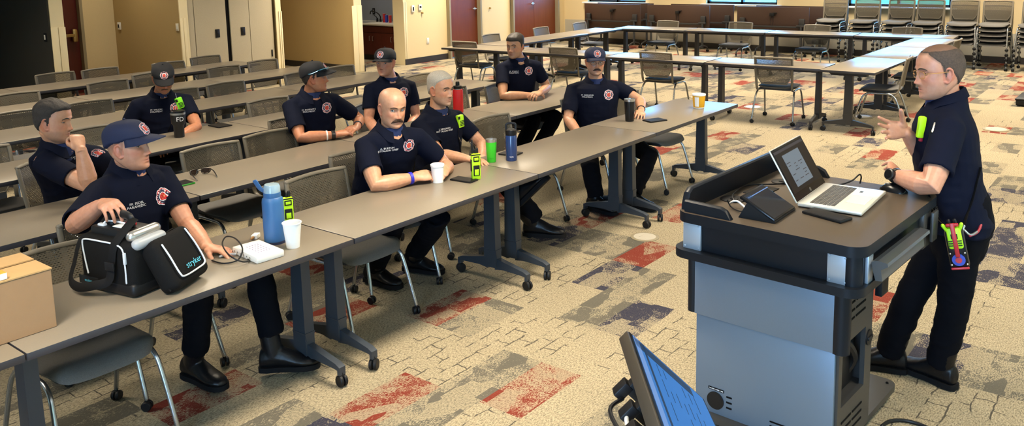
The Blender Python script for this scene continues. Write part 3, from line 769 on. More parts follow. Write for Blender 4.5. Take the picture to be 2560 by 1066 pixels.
for px, py, r, lab in ((1612, 594, .105, 'round metal floor outlet cover beside the lectern'), (2490, 324, .14, 'round floor outlet cover behind the presenter'), (1882, 268, .12, 'round floor outlet cover beside the chair at the square group'), (1745, 244, .12, 'round floor outlet cover behind the yellow tub'), (2155, 292, .12, 'round floor outlet cover near the square group corner'), (1232, 514, .10, 'round floor outlet cover under the front row of tables')):
    q = Zp(px, py, 0)
    g = G(); g.lathe([(.001, .0), (r, .0), (r, .004), (r*.93, .006), (r*.80, .0065)], 32); rt = g.build('floor_outlet', 'frame', loc=(q.x, q.y, .0005)); tag(rt, lab, 'floor outlet')
    g = G(); g.lathe([(.001, .0035), (r*.79, .0035), (r*.79, .0075), (.001, .0075)], 32); g.box((0, r*.3, .008), (r*.5, .012, .002)); g.build('outlet_lid', 'counter', rt)
q = V((1.05, 7.9, 0))
g = G(); g.box((q.x-.25, q.y+.3, .35), (.55, .45, .7), bev=.02); tag(g.build('equipment_case', 'blackp'), 'black case standing by the dark wall at the left frame edge', 'case')
# ------------------------------------------------------------------ lectern
M['lecttop'] = mat('lectern_top', (.070, .053, .037), .38, noise=.06, nscale=150, spec=.35)
M['lectblack'] = mat('lectern_black', (.006, .008, .012), .42, spec=.25)
M['lectgrey'] = mat('lectern_grey_steel', (.155, .21, .285), .42, metal=.35, noise=.05, nscale=400)
M['lectplate'] = mat('lectern_plate', (.42, .48, .55), .35, metal=.5)
M['traygrey'] = mat('tray_grey_metal', (.10, .115, .13), .3, metal=.6)
M['lectside'] = mat('lectern_side_panel', (.055, .055, .055), .40, metal=.4)
HL = 1.02; A0 = V((.47, -1.50, 0)); LW, LD = .785, .93
la = V((-.0616, -.998, 0)).normalized(); rzL = math.atan2(la.y, la.x)
lec = thing('lectern', 'grey and black multimedia lectern with laptop on top', 'lectern', A0, rzL)
def rrect(x0, x1, y0, y1, r, n=6):
    out = []
    for cx, cy, a0 in ((x1-r, y0+r, -90), (x1-r, y1-r, 0), (x0+r, y1-r, 90), (x0+r, y0+r, 180)):
        for k in range(n+1):
            a = math.radians(a0+90*k/n); out.append((cx+r*math.cos(a), cy+r*math.sin(a)))
    return out
def slab(name, poly, z0, z1, m, parent, mi=None, ang=30):
    g = G(); g.prism(poly, z0, z1, 0, None if mi is None else mi); return g.build(name, m, parent, ang=ang)
slab('work_surface', rrect(0, LW, 0, LD, .065), HL-.042, HL, ['lectblack', 'lecttop'], lec, 1)
slab('apron', rrect(.035, LW-.025, .035, LD-.03, .05), HL-.165, HL-.042, 'lectblack', lec)
slab('lower_ledge', rrect(-.012, LW-.005, -.012, LD-.02, .065), HL-.195, HL-.160, 'lectblack', lec)
for x0, x1 in ((.030, .112), (.645, .722)):
    g = G(); g.box(((x0+x1)/2, .030, HL-.103), (x1-x0, .012, .120), bev=.001)
    for sx in (-1, 1):
        for sz in (-1, 1): g.ball(((x0+x1)/2+sx*(x1-x0)*.38, .024, HL-.103+sz*.047), .004, nu=8, nv=5)
    g.build('corner_plate', 'lectplate', lec)
g = G(); g.tube([(.040, .075, HL-.165), (.040, .075, HL-.042)], .034, 14, caps=None); g.build('corner_post', 'lectblack', lec)
g = G(); g.tube([(LW-.055, .055, HL-.165), (LW-.055, .055, HL-.042)], .036, 14, caps=None); g.build('corner_post', 'lectblack', lec)
g = G(); g.box((LW-.018, .115, HL-.103), (.012, .05, .12), bev=.001); g.build('corner_plate', 'lectplate', lec)
# gallery rails around the left end of the top
def wall_prof(name, p0, p1, heights, t, parent, mname='lectblack'):
    p0, p1 = V(p0), V(p1); d = (p1-p0); n_ = V((-d.y, d.x, 0)).normalized()*t/2; g = G(); k = len(heights)
    rings = []
    for i, (u, h) in enumerate(heights):
        p = p0+d*u; rings.append([p-n_+V((0, 0, HL)), p+n_+V((0, 0, HL)), p+n_+V((0, 0, HL+h-.006)), p+n_*.5+V((0, 0, HL+h)), p-n_*.5+V((0, 0, HL+h)), p-n_+V((0, 0, HL+h-.006))])
    g.loft(rings); return fix_normals(g.build(name, mname, parent, ang=35))
wall_prof('gallery_rail', (.030, .035, 0), (.030, LD-.03, 0), [(0, .03), (.02, .075), (.05, .092), (.95, .100), (.985, .085), (1, .05)], .030, lec)
wall_prof('gallery_rail', (.040, .028, 0), (.250, .028, 0), [(0, .050), (.78, .046), (.9, .036), (1, .004)], .026, lec)
wall_prof('gallery_rail', (.040, LD-.025, 0), (.300, LD-.025, 0), [(0, .055), (.8, .05), (.92, .036), (1, .004)], .024, lec)
# grommets
for u, v, r in ((.115, .30, .055), (.155, .70, .046)):
    g = G(); g.lathe([(.001, HL+.0005), (r, HL+.0005), (r, HL+.004), (r*.8, HL+.006), (.001, HL+.006)], 28, c=(u, v, 0)); g.box((u+.01, v-.01, HL+.007), (.03, .02, .004)); g.build('cable_grommet', 'blackp', lec)
g = G(); g.lathe([(.001, HL+.001), (.014, HL+.001), (.014, HL+.004), (.001, HL+.005)], 18, c=(.235, .75, 0)); g.build('lock_button', 'steel', lec)
g = G(); g.box((.15, .50, HL+.002), (.10, .16, .004), bev=.001); g.build('flush_outlet', 'blackp', lec)
# body
zb = .075
g = G(); g = G(); g.box((.330, .165, .30), (.615, .02, .45), bev=.003); lp = g.build('front_panel', 'lectgrey', lec)
g = G(); g.box((.330, .148, .675), (.615, .024, .30), bev=.003); up_ = g.build('front_panel', 'lectgrey', lec)
for x in (.004, .655):
    g = G(); g.tube([(x, .165, .525), (x, .165, .825)], .026 if x < .1 else .036, 12, caps=None); g.build('corner_bumper', 'lectblack', lec)
def slot(c, d, p): g = G(); g.box(c, d, bev=min(d)*.2); g.build('vent_slot', 'seam', p, smooth=False)
for x0, x1, z in ((.093, .204, .785), (.384, .508, .785)): slot(((x0+x1)/2, .1355, z), (x1-x0, .004, .007), up_)
for z in (.115, .135, .155): slot((.440, .154, z-.02), (.13, .004, .006), lp)
for z in (.155, .180, .205): slot((.187, .154, z-.03), (.026, .004, .007), lp)
g = G(); g.tube([(.122, .156, .140), (.122, .150, .140)], .040, 28, caps=None); g.tube([(.122, .152, .140), (.122, .149, .140)], .034, 28, caps=None); g.build('cable_port', 'blackp', lp)
g = G(); g.box((.125, .154, .193), (.075, .003, .012)); g.build('label_plate', 'seam', lp)
g = G()
for k in range(11): g.box((.093+.0064*k, .152, .193), (.004 if k % 4 else .002, .001, .005))
g.build('label_print', 'white', lp)
# right side: frame with a window, slots, lock; left side: plain; back shelf
xs = .640
g = G()
for y0, y1, z0, z1 in ((.17, .205, zb, .83), (.455, .53, zb, .83), (.205, .455, zb, .27), (.205, .455, .53, .83)): g.box((xs, (y0+y1)/2, (z0+z1)/2), (.02, y1-y0, z1-z0))
sp = g.build('side_panel', 'lectside', lec, smooth=False)
for y in (.265, .385):
    for k in range(3): slot((xs+.011, y, .62+.035*k), (.003, .105, .008), sp); slot((xs+.011, y, .13+.035*k), (.003, .105, .008), sp)
g = G(); g.tube([(xs+.008, .492, .47), (xs+.016, .492, .47)], .034, 20, caps=None); g.box((xs+.018, .492, .47), (.008, .05, .015), bev=.003); g.build('lock', 'blackp', sp)
g = G(); g.box((.035, .345, .45), (.02, .36, .75)); g.build('side_panel', 'lectside', lec, smooth=False)
g = G(); g.box((.335, .52, .45), (.60, .02, .75)); g.build('back_panel', 'lectside', lec, smooth=False)
g = G(); g.box((.335, .345, .255), (.59, .33, .018)); g.build('inner_shelf', 'lectside', lec, smooth=False)
g = G(); g.box((.50, .36, .37), (.20, .22, .20), bev=.01); g.tube(smooth_path([(.56, .42, .28), (.61, .44, .38), (.60, .36, .48), (.56, .30, .44)], 5), .018, 8); g.build('rack_device', 'blackp', lec)
slab('base_plate', rrect(.0, .640, .12, .95, .05), .050, .078, 'lectside', lec)
for x in (.08, .56):
    for y in (.2, .88):
        g = G(); caster_geo(g, x, y, .024, .045, .4); g.build('caster', 'rubber', lec)
g = G(); g.ball((.605, .905, .079), .007, nu=8, nv=5); g.build('base_bolt', 'seam', lec)
# folded keyboard tray on the right
g = G(); ring = [(LW+.00, HL-.105), (LW+.012, HL-.145), (LW+.036, HL-.142), (LW+.030, HL-.100), (LW+.055, HL-.082), (LW+.052, HL-.070), (LW+.018, HL-.066), (LW-.005, HL-.075)]
g.loft([[V((x, y, z)) for x, z in ring] for y in (.10, .60)]); fix_normals(g.build('pull_out_tray', 'traygrey', lec, ang=25))
g = G(); g.box((LW-.02, .78, HL-.12), (.03, .10, .17), bev=.006); g.box((LW+.015, .80, HL-.11), (.014, .07, .13), bev=.004); g.build('tray_bracket', 'lectside', lec)
g = G(); g.box((.66, .60, HL-.28), (.03, .08, .22), bev=.004); g.build('side_rail', 'lectblack', lec)
# power cord on the floor behind the lectern
g = G(); g.tube(smooth_path([Zp(2205, 1066, .01), Zp(2225, 1054, .009), Zp(2260, 1052, .009), Zp(2300, 1062, .009), Zp(2350, 1085, .009)], 5), .008, 8); tag(g.build('extension_cable', 'blackp'), 'black power cord on the carpet behind the lectern', 'cord')

# ------------------------------------------------------------------ things on the lectern
def quad_thing(name, lab, cat, HLp, HFp, FLp, FFp, z):
    pass
zt = HL+.004
hl, hf, nl, nf = Zp(1993, 516, zt), Zp(2065, 464, zt), Zp(2152, 543, zt), Zp(2213, 488, zt)
ex = (hf-hl); wL = ex.length; ex.normalize(); ey = (nl-hl); ey = (ey-ex*ey.dot(ex)); dL = (ey.length+((nf-hf)-ex*(nf-hf).dot(ex)).length)/2; ey.normalize()
wL = (wL+(nf-nl).length)/2
print('laptop', wL, dL)
rz_ = math.atan2(ex.y, ex.x)
M['alu'] = mat('laptop_aluminium', (.72, .69, .60), .35, metal=.35)
M['keys'] = mat('laptop_keys', (.075, .07, .06), .5)
def screen_mat(name, col, s): return mat(name, (.01, .01, .01), .3, emit=col, estr=s, spec=.12)
M['scr_dark'] = screen_mat('screen_dark', (.022, .016, .013), .5)
M['scr_doc'] = screen_mat('screen_document', (.30, .37, .43), .55)
M['scr_line'] = screen_mat('screen_text', (.10, .09, .10), .5)
M['scr_blue'] = screen_mat('monitor_blue', (.035, .19, .55), .95)
M['scr_pale'] = screen_mat('monitor_pale', (.16, .30, .62), 1.)
M['scr_bar'] = screen_mat('monitor_bar', (.015, .05, .12), .7)
lap = thing('laptop', 'open silver laptop showing a document on the lectern', 'laptop', (hl.x, hl.y, HL+.001), rz_)
sgn = 1 if V((-math.sin(rz_), math.cos(rz_), 0)).dot(ey) > 0 else -1
g = G(); g.box((wL/2, sgn*dL/2, .011), (wL, dL, .015), bev=.004); base = g.build('base', 'alu', lap)
g = G(); rows_ = 6
for r in range(rows_):
    nk = 14
    for k in range(nk):
        x = wL*.07+(wL*.86)*(k+.5)/nk; y = sgn*dL*(.16+.40*(r+.5)/rows_)
        if r == 5 and 3 <= k <= 8: continue
        g.box((x, y, .0192), (wL*.86/nk*.86, dL*.40/rows_*.82, .0025))
    if r == 5: g.box((wL*.07+wL*.86*6/14, sgn*dL*(.16+.40*5.5/rows_), .0192), (wL*.86/14*5.8, dL*.40/rows_*.82, .0025))
g.build('keyboard', 'keys', base, smooth=False)
g = G(); g.box((wL*.46, sgn*dL*.78, .0188), (wL*.34, dL*.30, .0012)); M['pad'] = mat('touchpad', (.62, .60, .54), .3); g.build('touchpad', 'pad', base, smooth=False)
g = G(); g.box((wL*.80, sgn*dL*.68, .0188), (wL*.06, .012, .0012)); g.build('fingerprint_reader', 'keys', base, smooth=False)
# lid: solve its tilt from the picture's top corner
rr_ = ray(1924, 380); tt = (hl-CAM).dot(ex)/rr_.dot(ex); tl = CAM+rr_*tt
lv = tl-V((hl.x, hl.y, HL+.012)); lh = lv.length; print('lid', lh, lv)
lz = lv.normalized(); ln = ex.cross(lz)
if ln.dot(ey) < 0: ln = -ln
Rz = Matrix.Rotation(-rz_, 3, 'Z')
Tl = basis(Rz @ ex, Rz @ lz, Rz @ ln, V((0, 0, .016)))
g = G(Tl); g.box((wL/2, lh/2, -.004), (wL, lh, .007), bev=.003); lid = g.build('lid', 'alu', lap)
g = G(Tl); g.box((wL/2, lh/2, .0002), (wL-.008, lh-.008, .0016)); g.build('bezel', 'blackgloss', lid, smooth=False)
g = G(Tl); g.box((wL/2, lh*.55, .0016), (wL*.93, lh*.80, .001), mi=0); g.box((wL*.47, lh*.52, .0024), (wL*.52, lh*.60, .0006), mi=1)
rr2 = random.Random(5)
for k in range(9):
    for c in range(3):
        if rr2.random() < .62: g.box((wL*(.27+.17*c+.02*rr2.random()), lh*(.77-.056*k), .0030), (wL*(.05+.08*rr2.random()), .0032, .0004), mi=2)
g.box((wL/2, lh*.91, .0024), (wL*.93, lh*.05, .0006), mi=2)
g.build('screen', ['scr_dark', 'scr_doc', 'scr_line'], lid, smooth=False)
g = G(Tl); g.tube([V((wL/2, lh*.072, .001)), V((wL/2, lh*.072, .0018))], .0085, 20, caps=None); g.build('round_logo', 'steel', lid)
vs, fs = text_geo('hp', .011); g = G(Tl @ Matrix.Translation((wL/2, lh*.073, .0022))); g.add(vs, fs); g.build('logo_letters', 'blackp', lid, smooth=False)
# tablet on its wedge stand
b1, b2 = Zp(1938, 552, HL+.014), Zp(1989, 518, HL+.014)
tx = (b2-b1); wT = tx.length; tx.normalize()
rr_ = ray(1851, 490); tt = (b1-CAM).dot(tx)/rr_.dot(tx); t1 = CAM+rr_*tt; tv = t1-b1; hT = tv.length; ty = tv.normalized(); tn = tx.cross(ty)
if tn.z < 0: tn = -tn
print('tablet', wT, hT, tv)
tb = thing('control_panel', 'black touch panel on a wedge stand on the lectern', 'touch panel', (b1.x, b1.y, HL), 0)
off = V((b1.x, b1.y, HL))
Tt = basis(tx, ty, tn, b1-off)
g = G(Tt); g.box((wT/2, hT/2, -.006), (wT, hT, .014), bev=.005); pn = g.build('panel', 'blackgloss', tb)
g = G(Tt); g.box((wT/2, hT/2, .0012), (wT*.92, hT*.90, .001)); M['tabscr'] = mat('touch_screen', (.006, .006, .008), .15, spec=.25, emit=(.02, .022, .03), estr=.4); g.build('screen', 'tabscr', pn, smooth=False)
g = G(Tt); g.box((wT*.16, hT*.84, .0020), (wT*.2, hT*.09, .0006)); g.build('screen_button', 'scr_bar', pn, smooth=False)
g = G(Tt); g.box((wT*.55, hT*.84, .0020), (wT*.9, .004, .0006)); g.build('screen_line', 'scr_pale', pn, smooth=False)
p0, p1 = b1-off, b2-off
back = V((tv.x, tv.y, 0)).normalized()
bk = back*(V((tv.x, tv.y, 0)).length)
g = G(); e = .012
g.hexa([p0+V((0, 0, -.013)), p1+V((0, 0, -.013)), p1+bk*1.05+V((0, 0, -.013)), p0+bk*1.05+V((0, 0, -.013))], [p0+V((0, 0, -.006)), p1+V((0, 0, -.006)), p1+bk*.80+V((0, 0, tv.z*.70)), p0+bk*.80+V((0, 0, tv.z*.70))])
fix_normals(g.build('stand', 'blackp', tb, smooth=False))
# phone, mouse, cables
def flat_box(name, lab, cat, pts, z, h, m, top=None, bev=.004, extra=None):
    """box whose top outline comes from four corner pixels; right angles are restored"""
    P = [Zp(x, y, z+h) for x, y in pts]; c = sum(P, V())/4
    e1 = ((P[1]-P[0])+(P[2]-P[3]))/2; e2 = ((P[3]-P[0])+(P[2]-P[1]))/2
    a = math.atan2(e1.y, e1.x); l1, l2 = e1.length, e2.length
    root = None
    g = G(); g.box((0, 0, h/2), (l1, l2, h), bev=min(bev, h*.45)); o = g.build(name, m, loc=(c.x, c.y, z)); o.rotation_euler.z = a; tag(o, lab, cat)
    if top:
        g = G(); g.box((0, 0, h+.0002), (l1*.94, l2*.90, .0010)); g.build('screen', top, o, smooth=False)
    return o, l1, l2
flat_box('smartphone', 'black smartphone lying beside the laptop on the lectern', 'phone', [(2010, 527), (2108, 556), (2126, 541), (2029, 518)], HL, .012, 'blackp', 'glassblk')
q = Zp(2234, 478, HL)
ms = thing('computer_mouse', 'black computer mouse by the watch wrist on the lectern', 'mouse', (q.x, q.y, HL), -.35)
g = G(); rings = []
for k in range(9):
    t = k/8; y = -.058+.116*t; w = .034*math.sin(PI*(.10+.80*t))**.5; h = .036*math.sin(PI*(.08+.84*t))**.7
    rings.append([V((w*math.cos(a), y, max(0, h*math.sin(a)))) for a in [2*PI*i/16 for i in range(16)]])
g.loft(rings); fix_normals(g.build('shell', 'blackgloss', ms, ang=80))
g = G(); g.tube([(0, .026, .030), (0, .040, .026)], .004, 8); g.build('scroll_wheel', 'steel', ms)
def cable(name, lab, pts, r, m='blackp', n=6): g = G(); g.tube(smooth_path(pts, n), r, 8); return tag(g.build(name, m), lab, 'cable')
z = HL+.008
cable('power_cable', 'black cable from the round grommet to the laptop on the lectern', [Zp(1836, 503, z), Zp(1832, 488, z+.01), Zp(1855, 468, z), Zp(1885, 462, z), Zp(1930, 461, z), Zp(1960, 459, z)], .0035)
cable('video_cable', 'black cable leaving the laptop toward the back of the lectern', [Zp(2068, 462, z), Zp(2100, 462, z+.004), Zp(2130, 452, z+.03), Zp(2148, 437, z+.05), Zp(2153, 443, z+.03), Zp(2150, 458, z)], .0035)
cable('network_cable', 'white cable arching from the grommet to the touch panel', [Zp(1824, 511, z), Zp(1832, 504, z+.02), Zp(1846, 505, z+.02), Zp(1868, 524, z)], .0045, 'whitep')
cable('usb_cable', 'thin black cable looped behind the touch panel', [Zp(1818, 500, z+.03), Zp(1828, 518, z), Zp(1848, 528, z), Zp(1862, 527, z+.004)], .003)
# ------------------------------------------------------------------ monitor in the foreground on its pole stand
zA, zB = .96, .725
A_ = Zp(1568, 825, zA); C_ = Zp(1650, 1066, zA); B_ = Zp(1765, 1008, zB)
e1 = (C_-A_).normalized(); e2 = (B_-A_); e2 = (e2-e1*e2.dot(e1)); hM = e2.length; e2.normalize(); nM = e1.cross(e2)
if nM.dot(CAM-A_) < 0: nM = -nM
wM = .58; print('monitor', hM, nM)
mo = thing('monitor', 'tilted flat monitor with blue screen in front of the lectern', 'monitor', (A_.x, A_.y, 0))
off = V((A_.x, A_.y, 0)); Tm = basis(e1, e2, nM, A_-off)
M['moncase'] = mat('monitor_case', (.045, .036, .025), .45)
g = G(Tm); g.box((wM/2, hM/2, -.020), (wM, hM, .038), bev=.004); cs = g.build('case', 'moncase', mo)
g = G(Tm); g.box((wM/2, hM/2, .0002), (wM-.012, hM-.012, .0012)); g.build('bezel', 'blackgloss', cs, smooth=False)
g = G(Tm); g.box((wM/2, hM/2+.002, .0012), (wM-.026, hM-.034, .001), mi=0)
g.box((wM/2, .030, .0020), (wM-.026, .022, .0006), mi=1); g.box((wM/2, .060, .0020), (wM-.026, .010, .0006), mi=2); g.box((.05, hM*.42, .0020), (.055, hM*.72, .0006), mi=2)
for k in range(7):
    for c in range(4):
        if rr2.random() < .75: g.box((.12+.11*c+.02*rr2.random(), .10+.026*k, .0024), (.05+.05*rr2.random(), .0025, .0004), mi=2)
g.build('screen', ['scr_blue', 'scr_pale', 'scr_bar'], cs, smooth=False)
ctr = A_-off+e1*(wM/2)+e2*(hM*.5)-nM*.06
g = G(); g.tube([ctr+nM*.02, ctr, V((ctr.x-nM.x*.03, ctr.y-nM.y*.03, .55)), V((ctr.x-nM.x*.03, ctr.y-nM.y*.03, .03))], [.03, .03, .026, .026], 12); g.build('pole', 'blackp', mo)
g = G(); g.lathe([(.001, 0), (.22, 0), (.22, .012), (.03, .03), (.001, .03)], 28, c=(ctr.x-nM.x*.03, ctr.y-nM.y*.03, 0)); g.build('foot', 'blackp', mo)
for u in (.22, .34):
    g = G(Tm); g.box((u, .10, -.065), (.035, .16, .035), bev=.003); g.box((u, .02, -.085), (.04, .03, .05), bev=.003); g.build('mount_bracket', 'blackp', mo)
g = G(Tm); g.tube(smooth_path([(.24, .03, -.10), (.30, .0, -.13), (.42, .03, -.12), (.5, .10, -.08)], 6), .006, 8); g.build('signal_cable', 'blackp', mo)
g = G(Tm); g.tube(smooth_path([(.33, .02, -.09), (.40, .02, -.10), (.5, .06, -.09)], 6), .006, 8); g.build('white_lead', 'whitep', mo)
g = G(Tm); g.box((.46, .05, -.10), (.10, .10, .07), bev=.01); g.build('power_brick', 'blackp', mo)
# ------------------------------------------------------------------ things on the tables
TZ = HT
M['bottleblue'] = mat('bottle_blue', (.035, .125, .30), .42)
M['clear'] = mat('clear_lid_plastic', (.30, .42, .50), .12, spec=.7)
M['paper'] = mat('paper_white', (.86, .86, .84), .6)
M['lime'] = mat('radio_lime', (.42, .78, .012), .4, noise=.05)
M['limegreen'] = mat('radio_green', (.22, .80, .02), .4)
M['cupgreen'] = mat('tumbler_green', (.05, .62, .03), .35)
M['cupblack'] = mat('tumbler_black', (.006, .008, .010), .25)
M['mattblack'] = mat('mug_black', (.010, .010, .011), .5)
M['darkblue'] = mat('bottle_dark_blue', (.012, .035, .13), .25, coat=.4)
M['bottlered'] = mat('bottle_red', (.62, .012, .016), .4)
M['yellow'] = mat('tub_yellow', (.82, .42, .015), .45)
M['card'] = mat('cardboard', (.30, .180, .092), .85, noise=.06, nscale=25, bump=.05)
M['cardtop'] = mat('cardboard_flap', (.42, .265, .115), .85, noise=.06, nscale=25)
M['bagblack'] = mat('bag_nylon', (.0035, .0035, .0037), .75, bump=.3, bscale=500, spec=.18)
M['piping'] = mat('reflective_piping', (.62, .66, .72), .4)
M['teal'] = mat('logo_teal', (.10, .55, .75), .5)
M['devgrey'] = mat('device_grey', (.34, .36, .38), .4)
M['strapblk'] = mat('webbing_black', (.004, .004, .0045), .75, spec=.18)
M['orange'] = mat('packet_orange', (.8, .28, .03), .6)
M['lens'] = mat('tinted_lens', (.02, .008, .006), .1)
M['watchblk'] = mat('watch_black', (.008, .008, .009), .35)
def at(px, py): p = Zp(px, py, TZ); return (p.x, p.y, TZ+.0005)
def lathe_thing(name, lab, cat, px, py, parts, group=None):
    """parts: list of (name, profile, material); the first is the body"""
    root = None
    for nm, prof, m in parts:
        g = G(); g.lathe(prof, 28)
        if root is None: root = g.build(name, m, loc=at(px, py), ang=35); tag(root, lab, cat, group)
        else: g.build(nm, m, root, ang=35)
    return root
b = lathe_thing('water_bottle', 'large matte blue water bottle with open flip lid', 'bottle', 688, 606, [
    ('body', [(.001, 0), (.046, 0), (.050, .006), (.0515, .02), (.0515, .205), (.049, .222), (.040, .232), (.001, .232)], 'bottleblue'),
    ('collar', [(.001, .230), (.041, .230), (.042, .236), (.042, .254), (.001, .256)], 'bottleblue'),
    ('clear_lid', [(.001, .252), (.040, .252), (.040, .280), (.034, .292), (.001, .293)], 'clear')])
g = G(); g.tube(smooth_path([(-.032, .018, .262), (-.047, .028, .278), (-.066, .038, .318)], 4), (.014, .005), 10, ref=(1, 0, 0)); g.build('flip_cap', 'bottleblue', b)
g = G(); g.lathe([(.001, .0), (.0518, .0005), (.0518, .012), (.0516, .013)], 28); g.build('base_ring', 'badgenavy', b)
lathe_thing('paper_cup', 'white paper cup beside the large blue bottle', 'cup', 733, 618, [('body', [(.001, 0), (.031, 0), (.044, .118), (.0465, .119), (.0465, .123), (.0430, .123), (.042, .118), (.030, .006), (.001, .006)], 'paper')])
o = lathe_thing('tumbler', 'bright green steel-rimmed tumbler at the seam of the front tables', 'tumbler', 1229, 405, [
    ('body', [(.001, 0), (.028, 0), (.030, .004), (.037, .135), (.0375, .138), (.001, .138)], 'cupgreen'),
    ('steel_rim', [(.001, .137), (.0372, .137), (.0378, .156), (.0355, .157), (.0350, .146), (.001, .146)], 'steel')])
def wrap_text(body, size, r, z, ang, name, m, parent, rtop=None):
    vs, fs = text_geo(body, size); out = []
    for p in vs:
        a = ang+p.x/r; rr = r+.0008; out.append(V((rr*math.cos(a), rr*math.sin(a), z+p.y)))
    g = G(); g.add(out, fs); return g.build(name, m, parent, smooth=False)
def camang(o): d = CAM-o.matrix_basis.translation; return math.atan2(d.y, d.x)
M['greendk'] = mat('tumbler_green_mark', (.02, .30, .02), .4)
wrap_text('YETI', .014, .0315, .028, camang(o), 'logo_letters', 'greendk', o)
b = lathe_thing('water_bottle', 'dark blue translucent bottle with black loop cap', 'bottle', 1279, 401, [
    ('body', [(.001, 0), (.037, 0), (.039, .006), (.039, .165), (.036, .175), (.001, .176)], 'darkblue'),
    ('cap', [(.001, .175), (.036, .175), (.038, .182), (.038, .210), (.033, .216), (.001, .216)], 'blackp')])
g = G(); g.tube(smooth_path([(-.030, .0, .205), (-.032, 0, .240), (-.020, 0, .254), (.020, 0, .254), (.032, 0, .240), (.030, 0, .205)], 4), (.008, .005), 8, ref=(0, 1, 0)); g.build('cap_loop', 'blackp', b); b.rotation_euler.z = -.9
wrap_text('YETI', .014, .0392, .030, camang(b)+.9, 'logo_letters', 'white', b)
lathe_thing('water_bottle', 'tall red bottle with black cap on the second row', 'bottle', 1146, 281, [
    ('body', [(.001, 0), (.044, 0), (.046, .005), (.046, .195), (.041, .208), (.001, .21)], 'bottlered'),
    ('neck_ring', [(.001, .209), (.036, .209), (.036, .216), (.001, .217)], 'steel'),
    ('cap', [(.001, .216), (.037, .216), (.037, .240), (.020, .245), (.018, .245), (.017, .272), (.013, .278), (.001, .279)], 'blackp')])
o = lathe_thing('tumbler', 'tall black tumbler beside the hand of the man with glasses', 'tumbler', 1574, 303, [
    ('body', [(.001, 0), (.034, 0), (.036, .004), (.044, .168), (.001, .170)], 'cupblack'),
    ('steel_rim', [(.001, .168), (.0445, .168), (.0455, .186), (.043, .187), (.042, .176), (.001, .176)], 'steel')])
g = G(); g.lathe([(.0362, .045), (.0372, .045), (.0374, .048), (.0364, .048)], 28); g.lathe([(.0358, .036), (.0368, .036), (.037, .039), (.036, .039)], 28); g.build('silver_band', 'steel', o)
o = lathe_thing('plastic_tub', 'yellow and white tub alone at the end of the front row', 'tub', 1747, 271, [
    ('body', [(.001, 0), (.045, 0), (.048, .006), (.0575, .118), (.001, .118)], 'yellow'),
    ('rim', [(.001, .117), (.0595, .117), (.0605, .128), (.057, .132), (.055, .124), (.001, .122)], 'paper'),
    ('white_base', [(.0452, .0), (.0482, .004), (.0492, .014), (.0480, .014)], 'paper')])
a0 = camang(o)-.35
g = G(); rows = []
for k in range(7):
    z_ = .022+.085*k/6; r_ = .0485+.0088*(z_/.118)+.0016; rows.append([V((r_*math.cos(a0-.35+.7*i/8), r_*math.sin(a0-.35+.7*i/8), z_)) for i in range(9)])
g.add([p for r in rows for p in r], [(k*9+i, k*9+i+1, (k+1)*9+i+1, (k+1)*9+i) for k in range(6) for i in range(8)]); g.build('paper_label', 'paper', o)
o = lathe_thing('travel_mug', 'black travel mug standing before the man looking down', 'mug', 449, 343, [
    ('body', [(.001, 0), (.037, 0), (.039, .005), (.041, .095), (.054, .115), (.057, .185), (.001, .186)], 'mattblack'),
    ('steel_rim', [(.001, .184), (.0575, .184), (.058, .200), (.001, .201)], 'steel'),
    ('lid', [(.001, .199), (.0575, .199), (.057, .212), (.050, .216), (.001, .214)], 'blackgloss')])
wrap_text('FD', .050, .0570, .150, camang(o)+.25, 'logo_letters', 'white', o)
# phones, sunglasses
def px_phone(lab, pts, m='blackp', z=TZ, h=.010, top='glassblk'): return flat_box('smartphone', lab, 'phone', pts, z+.0005, h, m, top)
px_phone('black smartphone lying before the bald man\'s hands', [(1124, 447), (1176, 456), (1196, 447), (1145, 440)])
px_phone('black smartphone lying behind the dark blue bottle', [(1249, 384), (1290, 389), (1305, 380), (1262, 375)])
px_phone('dark patterned smartphone beside the hand near the black tumbler', [(1614, 301), (1636, 306), (1660, 298), (1638, 292)])
px_phone('black smartphone beside the travel mug on the third row', [(528, 313), (556, 319), (572, 311), (545, 306)])
px_phone('green-cased smartphone on the second row beside the sunglasses', [(428, 459), (450, 464), (488, 456), (462, 447)], 'greendk')
q = Zp(500, 438, TZ)
sg = thing('sunglasses', 'dark sunglasses lying open on the second row table', 'sunglasses', (q.x, q.y, TZ), -.25)
g = G()
for s in (-1, 1):
    g.tube(smooth_path([(s*.010, .0, .030), (s*.016, .002, .040), (s*.052, -.004, .040), (s*.066, -.014, .034), (s*.060, -.010, .012), (s*.030, .0, .004), (s*.012, 0, .016), (s*.010, .0, .030)], 3), .0022, 6)
g.tube([(-.012, 0, .032), (.012, 0, .032)], .003, 6); g.build('frame', 'blackgloss', sg)
for s in (-1, 1):
    g = G(); g.add([V((s*.012, .001, .032)), V((s*.016, .002, .039)), V((s*.052, -.003, .039)), V((s*.064, -.012, .034)), V((s*.059, -.009, .013)), V((s*.030, .001, .006)), V((s*.013, .001, .018))], [tuple(range(7))]); g.build('lens', 'lens', sg, smooth=False)
    g = G(); g.tube(smooth_path([(s*.066, -.014, .034), (s*.070, -.06, .028), (s*.066, -.12, .012), (s*.062, -.145, .004)], 4), (.004, .002), 6); g.build('temple', 'blackgloss', sg)
